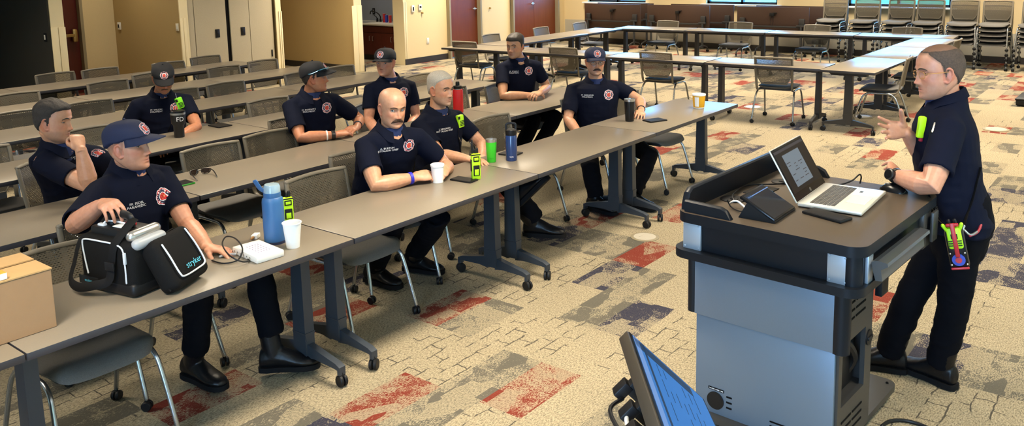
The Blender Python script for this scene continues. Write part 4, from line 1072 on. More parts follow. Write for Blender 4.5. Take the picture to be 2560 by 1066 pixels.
# radios
def radio(lab, loc, rz, lean=None, h=.165, m='lime', ant=True):
    t = thing('handheld_radio', lab, 'radio', loc, rz)
    if lean: t.rotation_euler = lean
    g = G(); g.box((0, 0, h*.5), (.056, .036, h), bev=.007); g.build('body', m, t)
    g = G(); g.box((0, -.019, h*.36), (.040, .004, h*.40), bev=.003); g.box((0, -.019, h*.80), (.038, .004, h*.20), bev=.003); g.build('front_grille', 'blackp', t)
    g = G(); g.box((.0, -.0215, h*.30), (.026, .002, h*.22), bev=.0008); g.box((0, -.0215, h*.80), (.026, .002, h*.11), bev=.0008); g.build('keypad', m, t)
    g = G(); g.box((.0285, 0, h*.60), (.004, .024, h*.35), bev=.0015); g.box((-.0285, 0, h*.55), (.004, .024, h*.45), bev=.0015); g.build('side_button', 'blackp', t)
    g = G(); g.box((0, 0, h*.955), (.058, .038, h*.05), bev=.003); g.build('top_band', 'blackp', t)
    for x, hh in ((.012, .026), (.0, .018)):
        g = G(); g.tube([(x, .004, h), (x, .004, h+hh)], .008, 12); g.build('knob', 'blackp', t)
    if ant:
        g = G(); g.tube([(-.018, .004, h), (-.018, .004, h+.035), (-.018, .004, h+.085)], [.008, .006, .004], 10); g.build('antenna', 'blackp', t)
    return t
q = Zp(1190, 449, TZ); radio('lime handheld radio standing beside the smartphone of the bald man', (q.x, q.y, TZ+.001), -.55)
q = Zp(721, 556, TZ); radio('lime handheld radio standing behind the large blue bottle', (q.x, q.y, TZ+.001), -.4, h=.135, ant=False)
# white device box with its cable
o, l1, l2 = flat_box('device_box', 'white electronic box with small sockets beside the blue bottle', 'electronic box', [(583, 617), (645, 647), (707, 622), (645, 599)], TZ+.0005, .032, 'whitep', bev=.005)
M['printpurp'] = mat('print_violet', (.22, .18, .36), .6)
g = G()
for r in range(5):
    for c in range(5): g.box((-l1*.22+l1*.115*c, -l2*.20+l2*.10*r, .0327), (l1*.055, l2*.022, .0006))
g.build('printed_keys', 'printpurp', o, smooth=False)
g = G()
for k in range(6): g.tube([(-l1*.40+l1*.80*k/5*.78, -l2/2+.001, .016), (-l1*.40+l1*.80*k/5*.78, -l2/2-.002, .016)], .0042, 10, caps=None)
ox = g.build('sockets', 'steel', o)
cable('audio_cable', 'black cable looping from the white box onto the table', [Zp(552, 619, TZ+.006), Zp(600, 636, TZ+.006), Zp(622, 650, TZ+.006), Zp(607, 655, TZ+.02), Zp(575, 640, TZ+.05), Zp(556, 612, TZ+.07), Zp(566, 592, TZ+.08), Zp(590, 598, TZ+.07), Zp(606, 622, TZ+.04), Zp(595, 650, TZ+.012), Zp(560, 659, TZ+.006), Zp(530, 652, TZ+.006)], .0035)
cable('grey_plug_cable', 'grey plug cable lying left of the white box', [Zp(550, 642, TZ+.008), Zp(570, 637, TZ+.008), Zp(588, 636, TZ+.012)], .006, 'devgrey')
q = Zp(640, 602, TZ); g = G(); g.box((0, 0, .012), (.05, .03, .022), bev=.003, R=Matrix.Rotation(.6, 3, 'Z')); o = g.build('adapter_plug', 'whitep', loc=(q.x+.02, q.y+.03, TZ)); tag(o, 'small white adapter with brass plug behind the white box', 'adapter')
g = G(); g.tube([(-.02, -.012, .014), (-.04, -.024, .014)], .006, 10); g.build('brass_plug', 'gold', o)
# ---- cardboard box
bx1, by0 = -1.350, .148
topz = None
for k in range(200):
    z_ = TZ+.1+.002*k; d = V((bx1, by0, z_))-CAM; py = CY-F*d.dot(CU)/d.dot(CF)
    if py < 674: topz = z_; break
print('box top', topz)
qb = Zp(42, 640, topz); bd = max(.25, min(.42, qb.y-by0)); bw = .52; bh = topz-TZ
cb = thing('cardboard_box', 'closed brown cardboard box at the left end of the front tables', 'box', (bx1-bw/2, by0+bd/2, TZ), 0)
g = G(); g.box((0, 0, bh/2+.0005), (bw, bd, bh-.001), bev=.002); g.build('carton', 'card', cb, smooth=False)
for s, w in ((-1, .52), (1, .44)):
    g = G(); g.box((0, s*(bd*.5-bd*w/2)+s*.002, bh+.004+(0 if s < 0 else .002)), (bw+.006, bd*w, .005), R=None); g.build('flap', 'cardtop', cb, smooth=False)
q = Zp(3, 700, topz+.01)
g = G(); g.box((q.x-.05, q.y+.02, topz+.020), (.14, .05, .025), mi=0, bev=.003, top=1); o = g.build('small_packet', ['paper', 'orange']); tag(o, 'small orange and white packet on the cardboard box', 'packet')
# ---- medical bag
bl = Zp(190, 716, TZ); br_ = Zp(352, 754, TZ)
bex = (br_-bl).normalized(); bey = V((-bex.y, bex.x, 0)); 
if bey.dot(CF) < 0: bey = -bey
rzb = math.atan2(bex.y, bex.x); bwid = .33; bdep = .19; bht = .235
print('bag', bl, br_, (br_-bl).length)
bc = (bl+br_)/2+bey*(bdep/2)
bag = thing('medical_bag', 'black padded monitor bag with white piping held by its handle', 'bag', (bc.x, bc.y, TZ+.001), rzb)
sg_ = 1 if V((-math.sin(rzb), math.cos(rzb), 0)).dot(bey) > 0 else -1   # local y sign of "away from camera"
def padbox(c, d, r, bulge=.012, n=5, R=None):
    g = G(); g.box((0, 0, 0), d, bev=r, seg=4)
    vs = []
    for p in g.v:
        p = V(p); k = [1-abs(p[i]/(d[i]/2))**2 for i in range(3)]
        p.x += math.copysign(bulge*k[1]*k[2]*max(0, abs(p.x)/(d[0]/2)-.6), p.x); p.y += math.copysign(bulge*k[0]*k[2]*max(0, abs(p.y)/(d[1]/2)-.6), p.y)
        vs.append((R @ p if R is not None else p)+V(c))
    g.v = [tuple(q) for q in vs]; return g
padbox((0, 0, bht/2), (bwid, bdep, bht), .035).build('main_pouch', 'bagblack', bag)
g = G(); g.box((0, 0, .032), (bwid+.008, bdep+.008, .062), bev=.022, seg=3); g.build('boot', 'blackp', bag)
yf = -sg_*(bdep/2+.003)
def pipe(pts, r=.0035): return smooth_path(pts, 5)
g = G(); g.tube(pipe([(-.105, yf, .075), (-.118, yf, .14), (-.125, yf, .205), (-.108, yf*.98, .222), (-.02, yf*.97, .224), (.07, yf*.97, .222), (.118, yf*.98, .205), (.128, yf, .14), (.128, yf, .065)]), .0036, 6); g.build('reflective_piping', 'piping', bag)
g = G(); g.box((-.105, yf-.0*sg_, .042), (.12, .006, .035), bev=.002); g.build('badge_plate', 'blackp', bag)
Tb = basis(V((1, 0, 0)), V((0, 0, 1)), V((0, -1, 0)) if sg_ > 0 else V((0, 1, 0)), V((-.105, yf-sg_*.004, .042)))
if sg_ < 0: Tb = basis(V((-1, 0, 0)), V((0, 0, 1)), V((0, 1, 0)), V((-.105, yf+.004, .042)))
text_obj('stryker', .016, 'brand_letters', 'teal', bag, Tb)
# device in the bag top
g = G(); g.box((0, sg_*.01, bht+.004), (bwid*.80, bdep*.66, .055), bev=.012); g.build('device_top', 'blackp', bag)
g = G(); g.box((.02, -sg_*.005, bht+.034), (.075, .05, .004), bev=.001); g.build('instruction_label', 'paper', bag)
g = G(); g.box((.055, sg_*.005, bht+.045), (.045, .03, .02), bev=.008); g.build('red_knob', 'red', bag)
g = G(); g.box((-.08, -sg_*.03, bht+.030), (.04, .02, .02), bev=.004); g.tube(smooth_path([(-.08, -sg_*.03, bht+.03), (-.06, -sg_*.02, bht+.05), (.0, .0, bht+.045), (.03, .02*sg_, bht+.03)], 5), .004, 6); g.build('cable_connector', 'piping', bag)
for x, dz in ((.150, .0), (.178, -.03)):
    g = G(); g.tube([(x-.02, -sg_*.055, bht+.015+dz), (x-.02, sg_*.06, bht+.02+dz)], .024, 14); g.build('oxygen_module', 'devgrey' if dz else 'steel', bag)
g = G(); g.tube(smooth_path([(-.06, 0, bht+.01), (-.065, 0, bht+.055), (-.045, 0, bht+.080), (.045, 0, bht+.080), (.065, 0, bht+.055), (.06, 0, bht+.01)], 5), (.018, .013), 10, ref=(0, 1, 0)); g.build('carry_handle', 'blackp', bag)
# shoulder strap
st = [(-.135, -sg_*.03, bht-.01), (-.15, -sg_*.085, bht-.02), (-.158, -sg_*.12, .12), (-.15, -sg_*.15, .055), (-.08, -sg_*.165, .04), (.0, -sg_*.15, .055), (.055, -sg_*.125, .075), (.062, -sg_*.112, .14), (.075, -sg_*.10, .22), (.09, -sg_*.04, bht+.05), (.085, 0, bht+.07)]
g = G(); g.tube(smooth_path(st, 6), (.019, .0035), 8, ref=(0, 0, 1)); g.build('shoulder_strap', 'strapblk', bag)
g = G(); g.tube(smooth_path([(-.14, -sg_*.02, bht-.02), (-.10, sg_*.01, bht+.05), (-.04, sg_*.02, bht+.07)], 6), (.022, .012), 10, ref=(0, 0, 1)); g.build('padded_strap', 'bagblack', bag)
g = G(); g.box((.064, -sg_*.121, .135), (.052, .010, .036), bev=.003); g.build('strap_buckle', 'blackp', bag)
g = G(); g.box((.130, yf, .17), (.012, .012, .05), bev=.003); g.build('zipper_pull', 'piping', bag)
# side pouch leaning on the bag: face corners taken where it stands
dl, cr = Zp(452, 738, TZ+.012), Zp(560, 664, TZ+.012)
pe = (cr-dl).normalized(); pw = .25
rr_ = ray(384, 618); tt = (dl-CAM).dot(pe)/rr_.dot(pe); tlp = CAM+rr_*tt; pz = (tlp-dl); ph = min(pz.length, .30); pz.normalize(); pn_ = pe.cross(pz)
if pn_.dot(CAM-dl) < 0: pn_ = -pn_
print('pouch', ph, pz, (cr-dl).length)
po = thing('bag_pouch', 'black zippered pouch with white piping leaning on the medical bag', 'pouch', (dl.x, dl.y, TZ), 0)
off = V((dl.x, dl.y, TZ)); th = .095
Tp = basis(pe, pz, pn_, dl-off)
gg = padbox((pw/2, ph/2, -th/2), (pw, ph, th), .030, .018); gg.v = [tuple(Tp @ V(p)) for p in gg.v]
low = min(p[2] for p in gg.v); gg.v = [(p[0], p[1], p[2]-low+.002) for p in gg.v]; Tp = Matrix.Translation((0, 0, -low+.002)) @ Tp
gg.build('pouch_body', 'bagblack', po)
g = G(Tp); g.tube(pipe([(.028, ph*.86, .006), (.030, ph*.60, .010), (.034, ph*.25, .010), (.055, ph*.16, .010), (.15, ph*.15, .012), (.205, ph*.17, .010), (.218, ph*.28, .010), (.216, ph*.60, .010), (.210, ph*.92, .004)]), .0038, 6); g.build('reflective_piping', 'piping', po)
text_obj('stryker', .038, 'brand_letters', 'teal', po, Tp @ Matrix.Translation((.142, ph*.30, .0135)))
g = G(Tp); g.tube(smooth_path([(.004, ph*.06, -th*.5), (.002, ph*.5, -th*.5), (.02, ph*.985, -th*.5), (pw*.5, ph+.001, -th*.5), (pw-.02, ph*.985, -th*.5), (pw-.002, ph*.5, -th*.5), (pw-.004, ph*.06, -th*.5)], 5), .0045, 6); g.build('zipper', 'blackgloss', po)
# cup lid in the bald man's hands
q = Zp(1094, 434, TZ+.055)
g = G(); g.lathe([(.001, 0), (.034, 0), (.040, .10), (.043, .101), (.043, .112), (.036, .116), (.001, .116)], 26); o = g.build('paper_cup', 'paper', loc=(q.x, q.y, TZ+.001)); tag(o, 'white lidded cup between the hands of the bald man', 'cup')
# ------------------------------------------------------------------ people: builders
from mathutils import noise as mnoise
def remesh(g, voxel, smooth=4, fac=.5):
    me = bpy.data.meshes.new('tmp'); me.from_pydata(g.v, [], g.f); me.update()
    bm = bmesh.new(); bm.from_mesh(me); bmesh.ops.recalc_face_normals(bm, faces=bm.faces); bm.to_mesh(me); bm.free()
    o = bpy.data.objects.new('tmp', me); COL.objects.link(o)
    m = o.modifiers.new('r', 'REMESH'); m.mode = 'VOXEL'; m.voxel_size = voxel
    if smooth: s = o.modifiers.new('s', 'SMOOTH'); s.factor = fac; s.iterations = smooth
    dg = bpy.context.evaluated_depsgraph_get(); dg.update()
    out = bpy.data.meshes.new_from_object(o.evaluated_get(dg)); bpy.data.objects.remove(o); bpy.data.meshes.remove(me)
    return out
HZ = [(-.121, .060, .022, .012), (-.117, .074, .012, .027), (-.108, .082, .002, .041), (-.096, .0845, -.012, .052), (-.082, .083, -.032, .0600), (-.066, .0835, -.055, .0655), (-.048, .084, -.074, .0695), (-.030, .0845, -.087, .0725), (-.010, .084, -.095, .0745),
      (.008, .0865, -.100, .0755), (.028, .0895, -.1025, .0760), (.048, .0885, -.102, .0752), (.066, .083, -.098, .0720), (.083, .072, -.088, .0655), (.097, .056, -.073, .0545), (.108, .036, -.053, .0395), (.1145, .016, -.030, .022), (.1165, .002, -.014, .008)]
def head_grid(nz=72, na=96, fat=1., jaw=1.):
    hz = np.array(HZ); t = np.linspace(0, 1, nz); ti = np.linspace(0, 1, len(hz))
    tab = np.stack([np.interp(t, ti, hz[:, k]) for k in range(4)], 1)
    for _ in range(3): tab[1:-1] = .25*tab[:-2]+.5*tab[1:-1]+.25*tab[2:]
    u = np.arange(na)/na*2*PI; a = u-.45*np.sin(u)
    P = np.zeros((nz, na, 3))
    for i in range(nz):
        z, yf, yb, w = tab[i]
        low = max(0., min(1., (-z-.02)/.09)); w *= 1+(fat-1)*(.4+.6*low)+(jaw-1)*low
        ym = (-.012 if z > -.03 else -.012+(-.03-z)*.30); ym = min(max(ym, yb+.004), yf-.004)
        s, c = np.sin(a), np.cos(a)
        P[i, :, 0] = w*np.sign(s)*np.abs(s)**.90
        P[i, :, 1] = np.where(c >= 0, ym+(yf-ym)*np.abs(c)**.86, ym-(ym-yb)*np.abs(c)**.92)
        P[i, :, 2] = z
    x, y, z = P[..., 0], P[..., 1], P[..., 2]
    fr = np.clip((y-.01)/.04, 0, 1)
    def gs(x0, z0, sx, sz): return np.exp(-((np.abs(x)-x0)/sx)**2-((z-z0)/sz)**2)
    d = .006*gs(0, -.004, .0075, .016)+.014*gs(0, -.024, .0085, .015)+.0205*gs(0, -.041, .0105, .0095)+.012*gs(.0125, -.0445, .0075, .0075)
    d += -.0125*gs(.031, .000, .0165, .0105)-.004*gs(.018, -.004, .007, .012)
    d += .0055*gs(.027, .0195, .020, .0075)+.004*gs(0, .020, .012, .009)+.0045*gs(.043, -.030, .018, .016)
    d += .0050*gs(0, -.0655, .017, .0048)+.0062*gs(0, -.0775, .0155, .0058)-.0048*gs(0, -.0712, .021, .0024)-.003*gs(0, -.0565, .004, .006)
    d += -.0035*gs(0, -.0885, .018, .0055)+.0055*gs(0, -.104, .017, .011)-.002*gs(.030, -.060, .006, .014)
    P[..., 1] += d*fr
    return P
def grid_faces(nz, na):
    f = [(i*na+j, i*na+(j+1) % na, (i+1)*na+(j+1) % na, (i+1)*na+j) for i in range(nz-1) for j in range(na)]
    return f
class Head:
    def __init__(s, c, yaw, pitch, roll, sc=1., fat=1., jaw=1.):
        c = V(c); tc = CAM-c; tc.z = 0; tc.normalize(); r = V((-tc.y, tc.x, 0)); a = math.radians(yaw)
        f = tc*math.cos(a)+r*math.sin(a); right = f.cross(V((0, 0, 1)))
        p = math.radians(pitch); f2 = f*math.cos(p)+V((0, 0, 1))*math.sin(p); up = right.cross(f2)
        q = math.radians(roll); right2 = right*math.cos(q)+up*math.sin(q); up2 = up*math.cos(q)-right*math.sin(q)
        s.c, s.R, s.f, s.u, s.sc = c, right2, f2, up2, sc
        s.T = basis(right2*sc, f2*sc, up2*sc, c); s.Ti = s.T.inverted()
        s.P = head_grid(fat=fat, jaw=jaw)
        fr = s.P.reshape(-1, 3); s.front = fr[fr[:, 1] > .02]
    def surf(s, x, z):
        d = (s.front[:, 0]-x)**2+(s.front[:, 2]-z)**2; k = np.argsort(d)[:4]; return float(s.front[k, 1].mean())
    def w(s, p): return s.T @ V(p)
    def add(s, g, ears=True):
        nz, na, _ = s.P.shape; vs = [s.w(p) for p in s.P.reshape(-1, 3)]; f = grid_faces(nz, na)
        f += [tuple(range(na-1, -1, -1)), tuple((nz-1)*na+j for j in range(na))]
        g.add(vs, f)
        if ears:
            for sx in (-1, 1):
                pts = [(.071, .006, -.040), (.0755, -.004, -.045), (.080, -.014, -.030), (.084, -.021, -.010), (.085, -.020, .008), (.081, -.010, .018), (.076, .001, .014), (.074, .004, .002)]
                g.tube([s.w((sx*a, b, e)) for a, b, e in smooth_path(pts, 3)], [.0048*s.sc]*22, 8)
                rings = []
                R3 = s.T.to_3x3().normalized()
                g.ball(s.w((sx*.0755, -.009, -.013)), (.0055*s.sc, .013*s.sc, .026*s.sc), R=Matrix((s.R, s.f, s.u)).transposed() @ Matrix.Rotation(sx*.38, 3, 'Z'))
def ss(x): x = max(0., min(1., x)); return x*x*(3-2*x)
def hairline(az, zf, zt, zs, zn):
    ks = [0, 28, 50, 66, 78, 90, 104, 125, 150, 180]; zz = [zf, zf, zt, zt-.018, zs, .012, -.004, zn+.02, zn, zn]
    return float(np.interp(az, ks, zz))
def build_hair(h, parent, off, m, zf=.075, zt=.055, zs=-.02, zn=-.06, thick=.012, side=.006, amp=.003, freq=60, front_lift=0., zmax=9., name='hair', bald=0.):
    nz, na, _ = h.P.shape; vs = []; mk = []
    for p in h.P.reshape(-1, 3):
        x, y, z = p; az = math.degrees(math.atan2(abs(x), y+.012)); k = ss((z-hairline(az, zf, zt, zs, zn))/.010+.5)
        if z > zmax: k *= ss((zmax+.012-z)/.012)
        if bald: k *= 1-ss((z-bald)/.015)
        n = V((x, y+.012, z-.0)).normalized()
        t = side+(thick-side)*ss((z-.02)/.06)
        q = V((x*freq*.9, y*freq*.5, z*freq*.35)); nn = mnoise.noise(q)+.5*mnoise.noise(q*2.3)
        t *= .45+.55*ss((.05-y)/.09); dsp = k*(t+amp*nn*(.5+.5*ss((.05-y)/.09))+front_lift*ss((y-.03)/.05)*ss((z-.06)/.03))-.006*(1-k)
        vs.append(h.w(V(p)+n*dsp)); mk.append(k)
    fs = [f for f in grid_faces(nz, na) if max(mk[i] for i in f) > .03]
    if zmax > 1 and not bald: fs.append(tuple((nz-1)*na+j for j in range(na)))
    g = G(); g.add(vs, fs); return g.build(name, m, parent, off=off, ang=180)
def build_cap(h, parent, off, m, tilt=0., blen=.074, patch=True, zc=.040, bandz=None, px=0.0, crown=.007):
    nz, na, _ = h.P.shape; vs = []; mk = []
    for p in h.P.reshape(-1, 3):
        x, y, z = p; az = math.degrees(math.atan2(abs(x), y+.012)); z0 = zc-.012*ss((az-50)/40)-.030*ss((az-95)/60)
        k = ss((z-z0)/.004+.5); n = V((x, y+.012, z-.015)).normalized()
        e = .0075+crown*ss((z-.02)/.06)*(.55+.45*ss((y+.03)/.07))-.004*ss((z-.1)/.015)-.004*ss((y-.03)/.04)*ss((z-.06)/.03)
        q = V((x*1.07, y*1.05, z))*(1.0)
        vs.append(h.w((q if k > .01 else V(p))+n*(e*k-.005*(1-k)))); mk.append(k)
    fs = [f for f in grid_faces(nz, na) if max(mk[i] for i in f) > .03]+[tuple((nz-1)*na+j for j in range(na))]
    g = G(); g.add(vs, fs); cap = g.build('cap', m, parent, off=off, ang=180)
    g = G(); nb, nl = 17, 7; top = []; bot = []
    for k in range(nl):
        for i in range(nb):
            u = -1+2*i/(nb-1); row = h.P[int(np.argmin(np.abs(h.P[:, 0, 2]-zc)))]; az_ = np.degrees(np.arctan2(row[:, 0], row[:, 1]+.012)); jn = int(np.argmin(np.abs(az_-62*u)))
            nn_ = V((row[jn][0], row[jn][1]+.012, 0)).normalized(); x0, y0 = row[jn][0]+nn_.x*.006, row[jn][1]+nn_.y*.006
            L = blen*(1-abs(u)**2.6)**.6*k/(nl-1)
            z = zc+.004-.032*u*u*(k/(nl-1))-.007*u*u-(L*.10+L*L*.9)+L*math.tan(math.radians(tilt))
            top.append(V((x0*(1+L*.6), y0+L, z+.003))); bot.append(V((x0*(1+L*.6), y0+L, z-.002)))
    vs = [h.w(p) for p in top+bot]; o2 = nb*nl; fs = []
    for k in range(nl-1):
        for i in range(nb-1):
            q = k*nb+i; fs.append((q, q+1, q+nb+1, q+nb)); fs.append((o2+q, o2+q+nb, o2+q+nb+1, o2+q+1))
    for i in range(nb-1): q = (nl-1)*nb+i; fs.append((q, q+1, o2+q+1, o2+q))
    for k in range(nl-1):
        for i in (0, nb-1): q = k*nb+i; fs.append((q, q+nb, o2+q+nb, o2+q))
    g.add(vs, fs); br = g.build('brim', m, cap, off=off, ang=60); fix_normals(br)
    g = G(); g.ball(h.w((0, -.006, .1165+.0125)), (.007, .007, .004), nu=10, nv=6); g.build('cap_button', m, cap, off=off)
    if patch:
        T = bvh_of([cap])
        o = h.w((px, .2, .078)); maltese(T, o, h.R*-1, h.u, -h.f, .031, cap, off)
    return cap
def bvh_of(objs):
    vs = []; fs = []
    for o in objs:
        n = len(vs); mw = o.matrix_basis if o.parent is None else o.parent.matrix_basis @ o.matrix_basis
        if o.parent is not None and o.parent.parent is not None: mw = o.parent.parent.matrix_basis @ mw
        vs += [mw @ v.co for v in o.data.vertices]; fs += [tuple(n+i for i in p.vertices) for p in o.data.polygons]
    return BVHTree.FromPolygons(vs, fs)
def decal(name, T, o, u, v, d, pts2, faces, mats, mi, parent, off, lift=.0016):
    """lays flat 2-D artwork on a surface: every point is dropped along d onto the surface"""
    vs = []; last = None; h0 = T.ray_cast(o, d, .6); t0 = (h0[0]-o).dot(d) if h0[0] is not None else None
    for x, y in pts2:
        p = o+u*x+v*y; hit = T.ray_cast(p, d, .6)
        if hit[0] is not None: last = (hit[0]-p).dot(d); last = last if t0 is None else max(t0-.016, min(t0+.016, last)); vs.append(p+d*(last-lift))
        else: vs.append(p+d*((last if last is not None else .2)-lift))
    g = G(); g.add(vs, faces); g.m = mi
    return g.build(name, mats, parent, off=off, smooth=False)
def maltese(T, o, u, v, d, R, parent, off, name='badge_patch'):
    nr, na = 9, 64; pts = [(0, 0)]; fs = []; mi = []
    def rad(a):
        k = abs(math.sin(2*a)); return R*(1.0-.075*(1-abs(math.cos(4*a)))+.03*k**6)
    rho = [.17, .34, .46, .53, .60, .72, .84, .925, 1.]
    for r in rho:
        for j in range(na):
            a = 2*PI*j/na; rr = rad(a) if r > .5 else R*.93; pts.append((rr*r*math.cos(a), rr*r*math.sin(a)))
    for j in range(na): fs.append((0, 1+j, 1+(j+1) % na)); mi.append(2 if j % 8 else 1)
    for i in range(nr-1):
        for j in range(na):
            a = 1+i*na+j; b = 1+i*na+(j+1) % na; fs.append((a, b, b+na, a+na))
            ang = (j+.5)/na*360 % 90; diag = abs(ang-45)
            r = rho[i+1]
            if r <= .34: m = 2 if (j//5) % 3 else 3
            elif r <= .46: m = 2
            elif r <= .53: m = 0
            elif r <= .60: m = 1
            elif r <= .84: m = (0 if diag < 3.5 else 2 if diag < 9 else (0 if (j % 3 == 1 and i == 5) else 1))
            elif r <= .925: m = 2
            else: m = 0
            mi.append(m)
    return decal(name, T, o, u, v, d, pts, fs, ['white', 'badgenavy', 'red', 'gold'], mi, parent, off)
def finger_dir(Y, Z, X, c, sp): return (Y*math.cos(c)-Z*math.sin(c))*math.cos(sp)+X*math.sin(sp)
def hand(g, W, fdir, dorsal, right, curl=(20, 30, 20), spread=4, thumb=(40, 20, 10), sc=1.03, each=None):
    Y = V(fdir).normalized(); Z = V(dorsal); Z = (Z-Y*Z.dot(Y)).normalized(); X = Y.cross(Z); t = -1 if right else 1
    L = lambda x, y, z: W+(X*x+Y*y+Z*z)*sc
    def ring(y, hw, hz, zo=0, xo=0): return [L(xo+hw*math.cos(a), y, zo+hz*math.sin(a)) for a in [2*PI*k/14 for k in range(14)]]
    g.loft([ring(-.020, .026, .019), ring(.0, .027, .019), ring(.022, .034, .018, 0, t*.003), ring(.050, .042, .0165, 0, t*.002), ring(.080, .0435, .0150, .001), ring(.095, .041, .012, .001), ring(.101, .034, .007, .0)])
    g.ball(L(t*.028, .030, -.008), (.020*sc, .028*sc, .016*sc), R=Matrix((X, Y, Z)).transposed())
    tips = []
    for k, (xo, ln, r) in enumerate(((.0315, .079, .0084), (.0108, .088, .0087), (-.0105, .082, .0084), (-.0305, .065, .0075))):
        cu = [math.radians(q) for q in (each[k] if each else curl)]
        sp = math.radians(spread)*(1.5-k)*t; ln *= 1.12
        p = L(t*xo, .090-.006*abs(k-1.2), .0); pts = [L(t*xo*.92, .070, 0), p]; a = 0; rad = [r*1.05, r*1.08]
        for q, fr in zip(cu, (.44, .31, .25)):
            a += q; p = p+finger_dir(Y, Z, X, a, sp)*(ln*fr*sc); pts.append(p); rad.append(r*(1.0 if fr > .4 else .93 if fr > .3 else .80))
        sm = smooth_path(pts, 4); rr = [float(np.interp(i/(len(sm)-1), np.linspace(0, 1, len(rad)), rad))*sc for i in range(len(sm))]
        g.tube(sm, rr, 10); tips.append(pts[-1])
    o_, b1, b2 = [math.radians(q) for q in thumb]
    p = L(t*.026, .022, -.008); d = (X*t*math.sin(o_)+Y*math.cos(o_)-Z*.45).normalized(); pts = [p]
    q = d
    inw = (-X*t*.8-Z*.35+Y*.2).normalized()
    for ln, bd in ((.042, 0), (.033, b1), (.027, b2)):
        q = (q*math.cos(bd)+inw*math.sin(bd)).normalized(); p = p+q*ln*sc; pts.append(p)
    sm = smooth_path(pts, 4); g.tube(sm, [float(np.interp(i/(len(sm)-1), [0, .35, .7, 1], [.0145, .0118, .0108, .0085]))*sc for i in range(len(sm))], 10)
def ik(S, W, a, b, pole):
    d = W-S; L = min(d.length, (a+b)*.999); n = d.normalized(); x = (a*a-b*b+L*L)/(2*L); hgt = math.sqrt(max(0, a*a-x*x))
    q = V(pole); q = (q-n*q.dot(n)).normalized(); return S+n*x+q*hgt
def arm(g, S, E, W, k=1.):
    u1 = S.lerp(E, .35); u2 = S.lerp(E, .75); f1 = E.lerp(W, .22); f2 = E.lerp(W, .55); f3 = E.lerp(W, .85)
    pts = [S, u1, u2, E, f1, f2, f3, W]; r = [.056, .054, .048, .042, .0475, .042, .031, (.029, .021)]
    r = [q*k if not isinstance(q, tuple) else (q[0]*k, q[1]*k) for q in r]
    g.tube(pts, [q if isinstance(q, tuple) else (q, q) for q in r], 16)
def boot(parent, off, an, fwd, leg=None, shaft=.15, pitch=0., m='boot', lab=None):
    """an = ankle joint; fwd = toe direction"""
    f = V(fwd).normalized(); up = V((0, 0, 1))
    if pitch:
        r = f.cross(up).normalized(); f = Matrix.Rotation(math.radians(pitch), 3, r) @ f
    r = f.cross(up).normalized(); up = r.cross(f)
    o = V(an)-up*.095
    def P(x, y, z): return o+r*x+f*y+up*z
    g = G()
    def ring(y, w, z0, z1): return [P(w*math.cos(a)*(1 if math.sin(a) > 0 else 1.08), y, (z0+z1)/2+(z1-z0)/2*math.sin(a)) for a in [2*PI*k/16 for k in range(16)]]
    g.loft([ring(-.085, .020, .03, .075), ring(-.078, .034, .018, .11), ring(-.045, .039, .015, .13), ring(.0, .041, .015, .135), ring(.05, .043, .015, .115), ring(.10, .049, .015, .085), ring(.145, .050, .015, .068), ring(.180, .043, .015, .060), ring(.205, .027, .017, .048), ring(.212, .012, .02, .036)])
    ld = leg if leg is not None else up; b0 = P(0, -.012, .075)
    g.tube([b0, P(0, -.012, .09).lerp(b0+ld*.06, .5), b0+ld*shaft], [(.044, .054), (.045, .052), (.048, .050)], 16, ref=f)
    me = remesh(g, .006, 3); b = finish('boot', me, m, parent, ang=180)
    for v in b.data.vertices: v.co -= off
    g = G(); prof = []
    for y, w in ((-.090, .018), (-.082, .034), (-.045, .042), (.0, .040), (.05, .042), (.10, .051), (.15, .053), (.185, .046), (.210, .030), (.218, .012)): prof.append((y, w))
    rings = [[P(-w, y, 0), P(w, y, 0), P(w, y, .026), P(-w, y, .026)] for y, w in prof]
    g.loft(rings); fix_normals(g.build('sole', 'sole', b, off=off, ang=50))
    return b
def frame_at(p, yaw):
    tc = CAM-p; tc.z = 0; tc.normalize(); r = V((-tc.y, tc.x, 0)); a = math.radians(yaw)
    f = tc*math.cos(a)+r*math.sin(a); return f, f.cross(V((0, 0, 1)))     # forward, subject's right
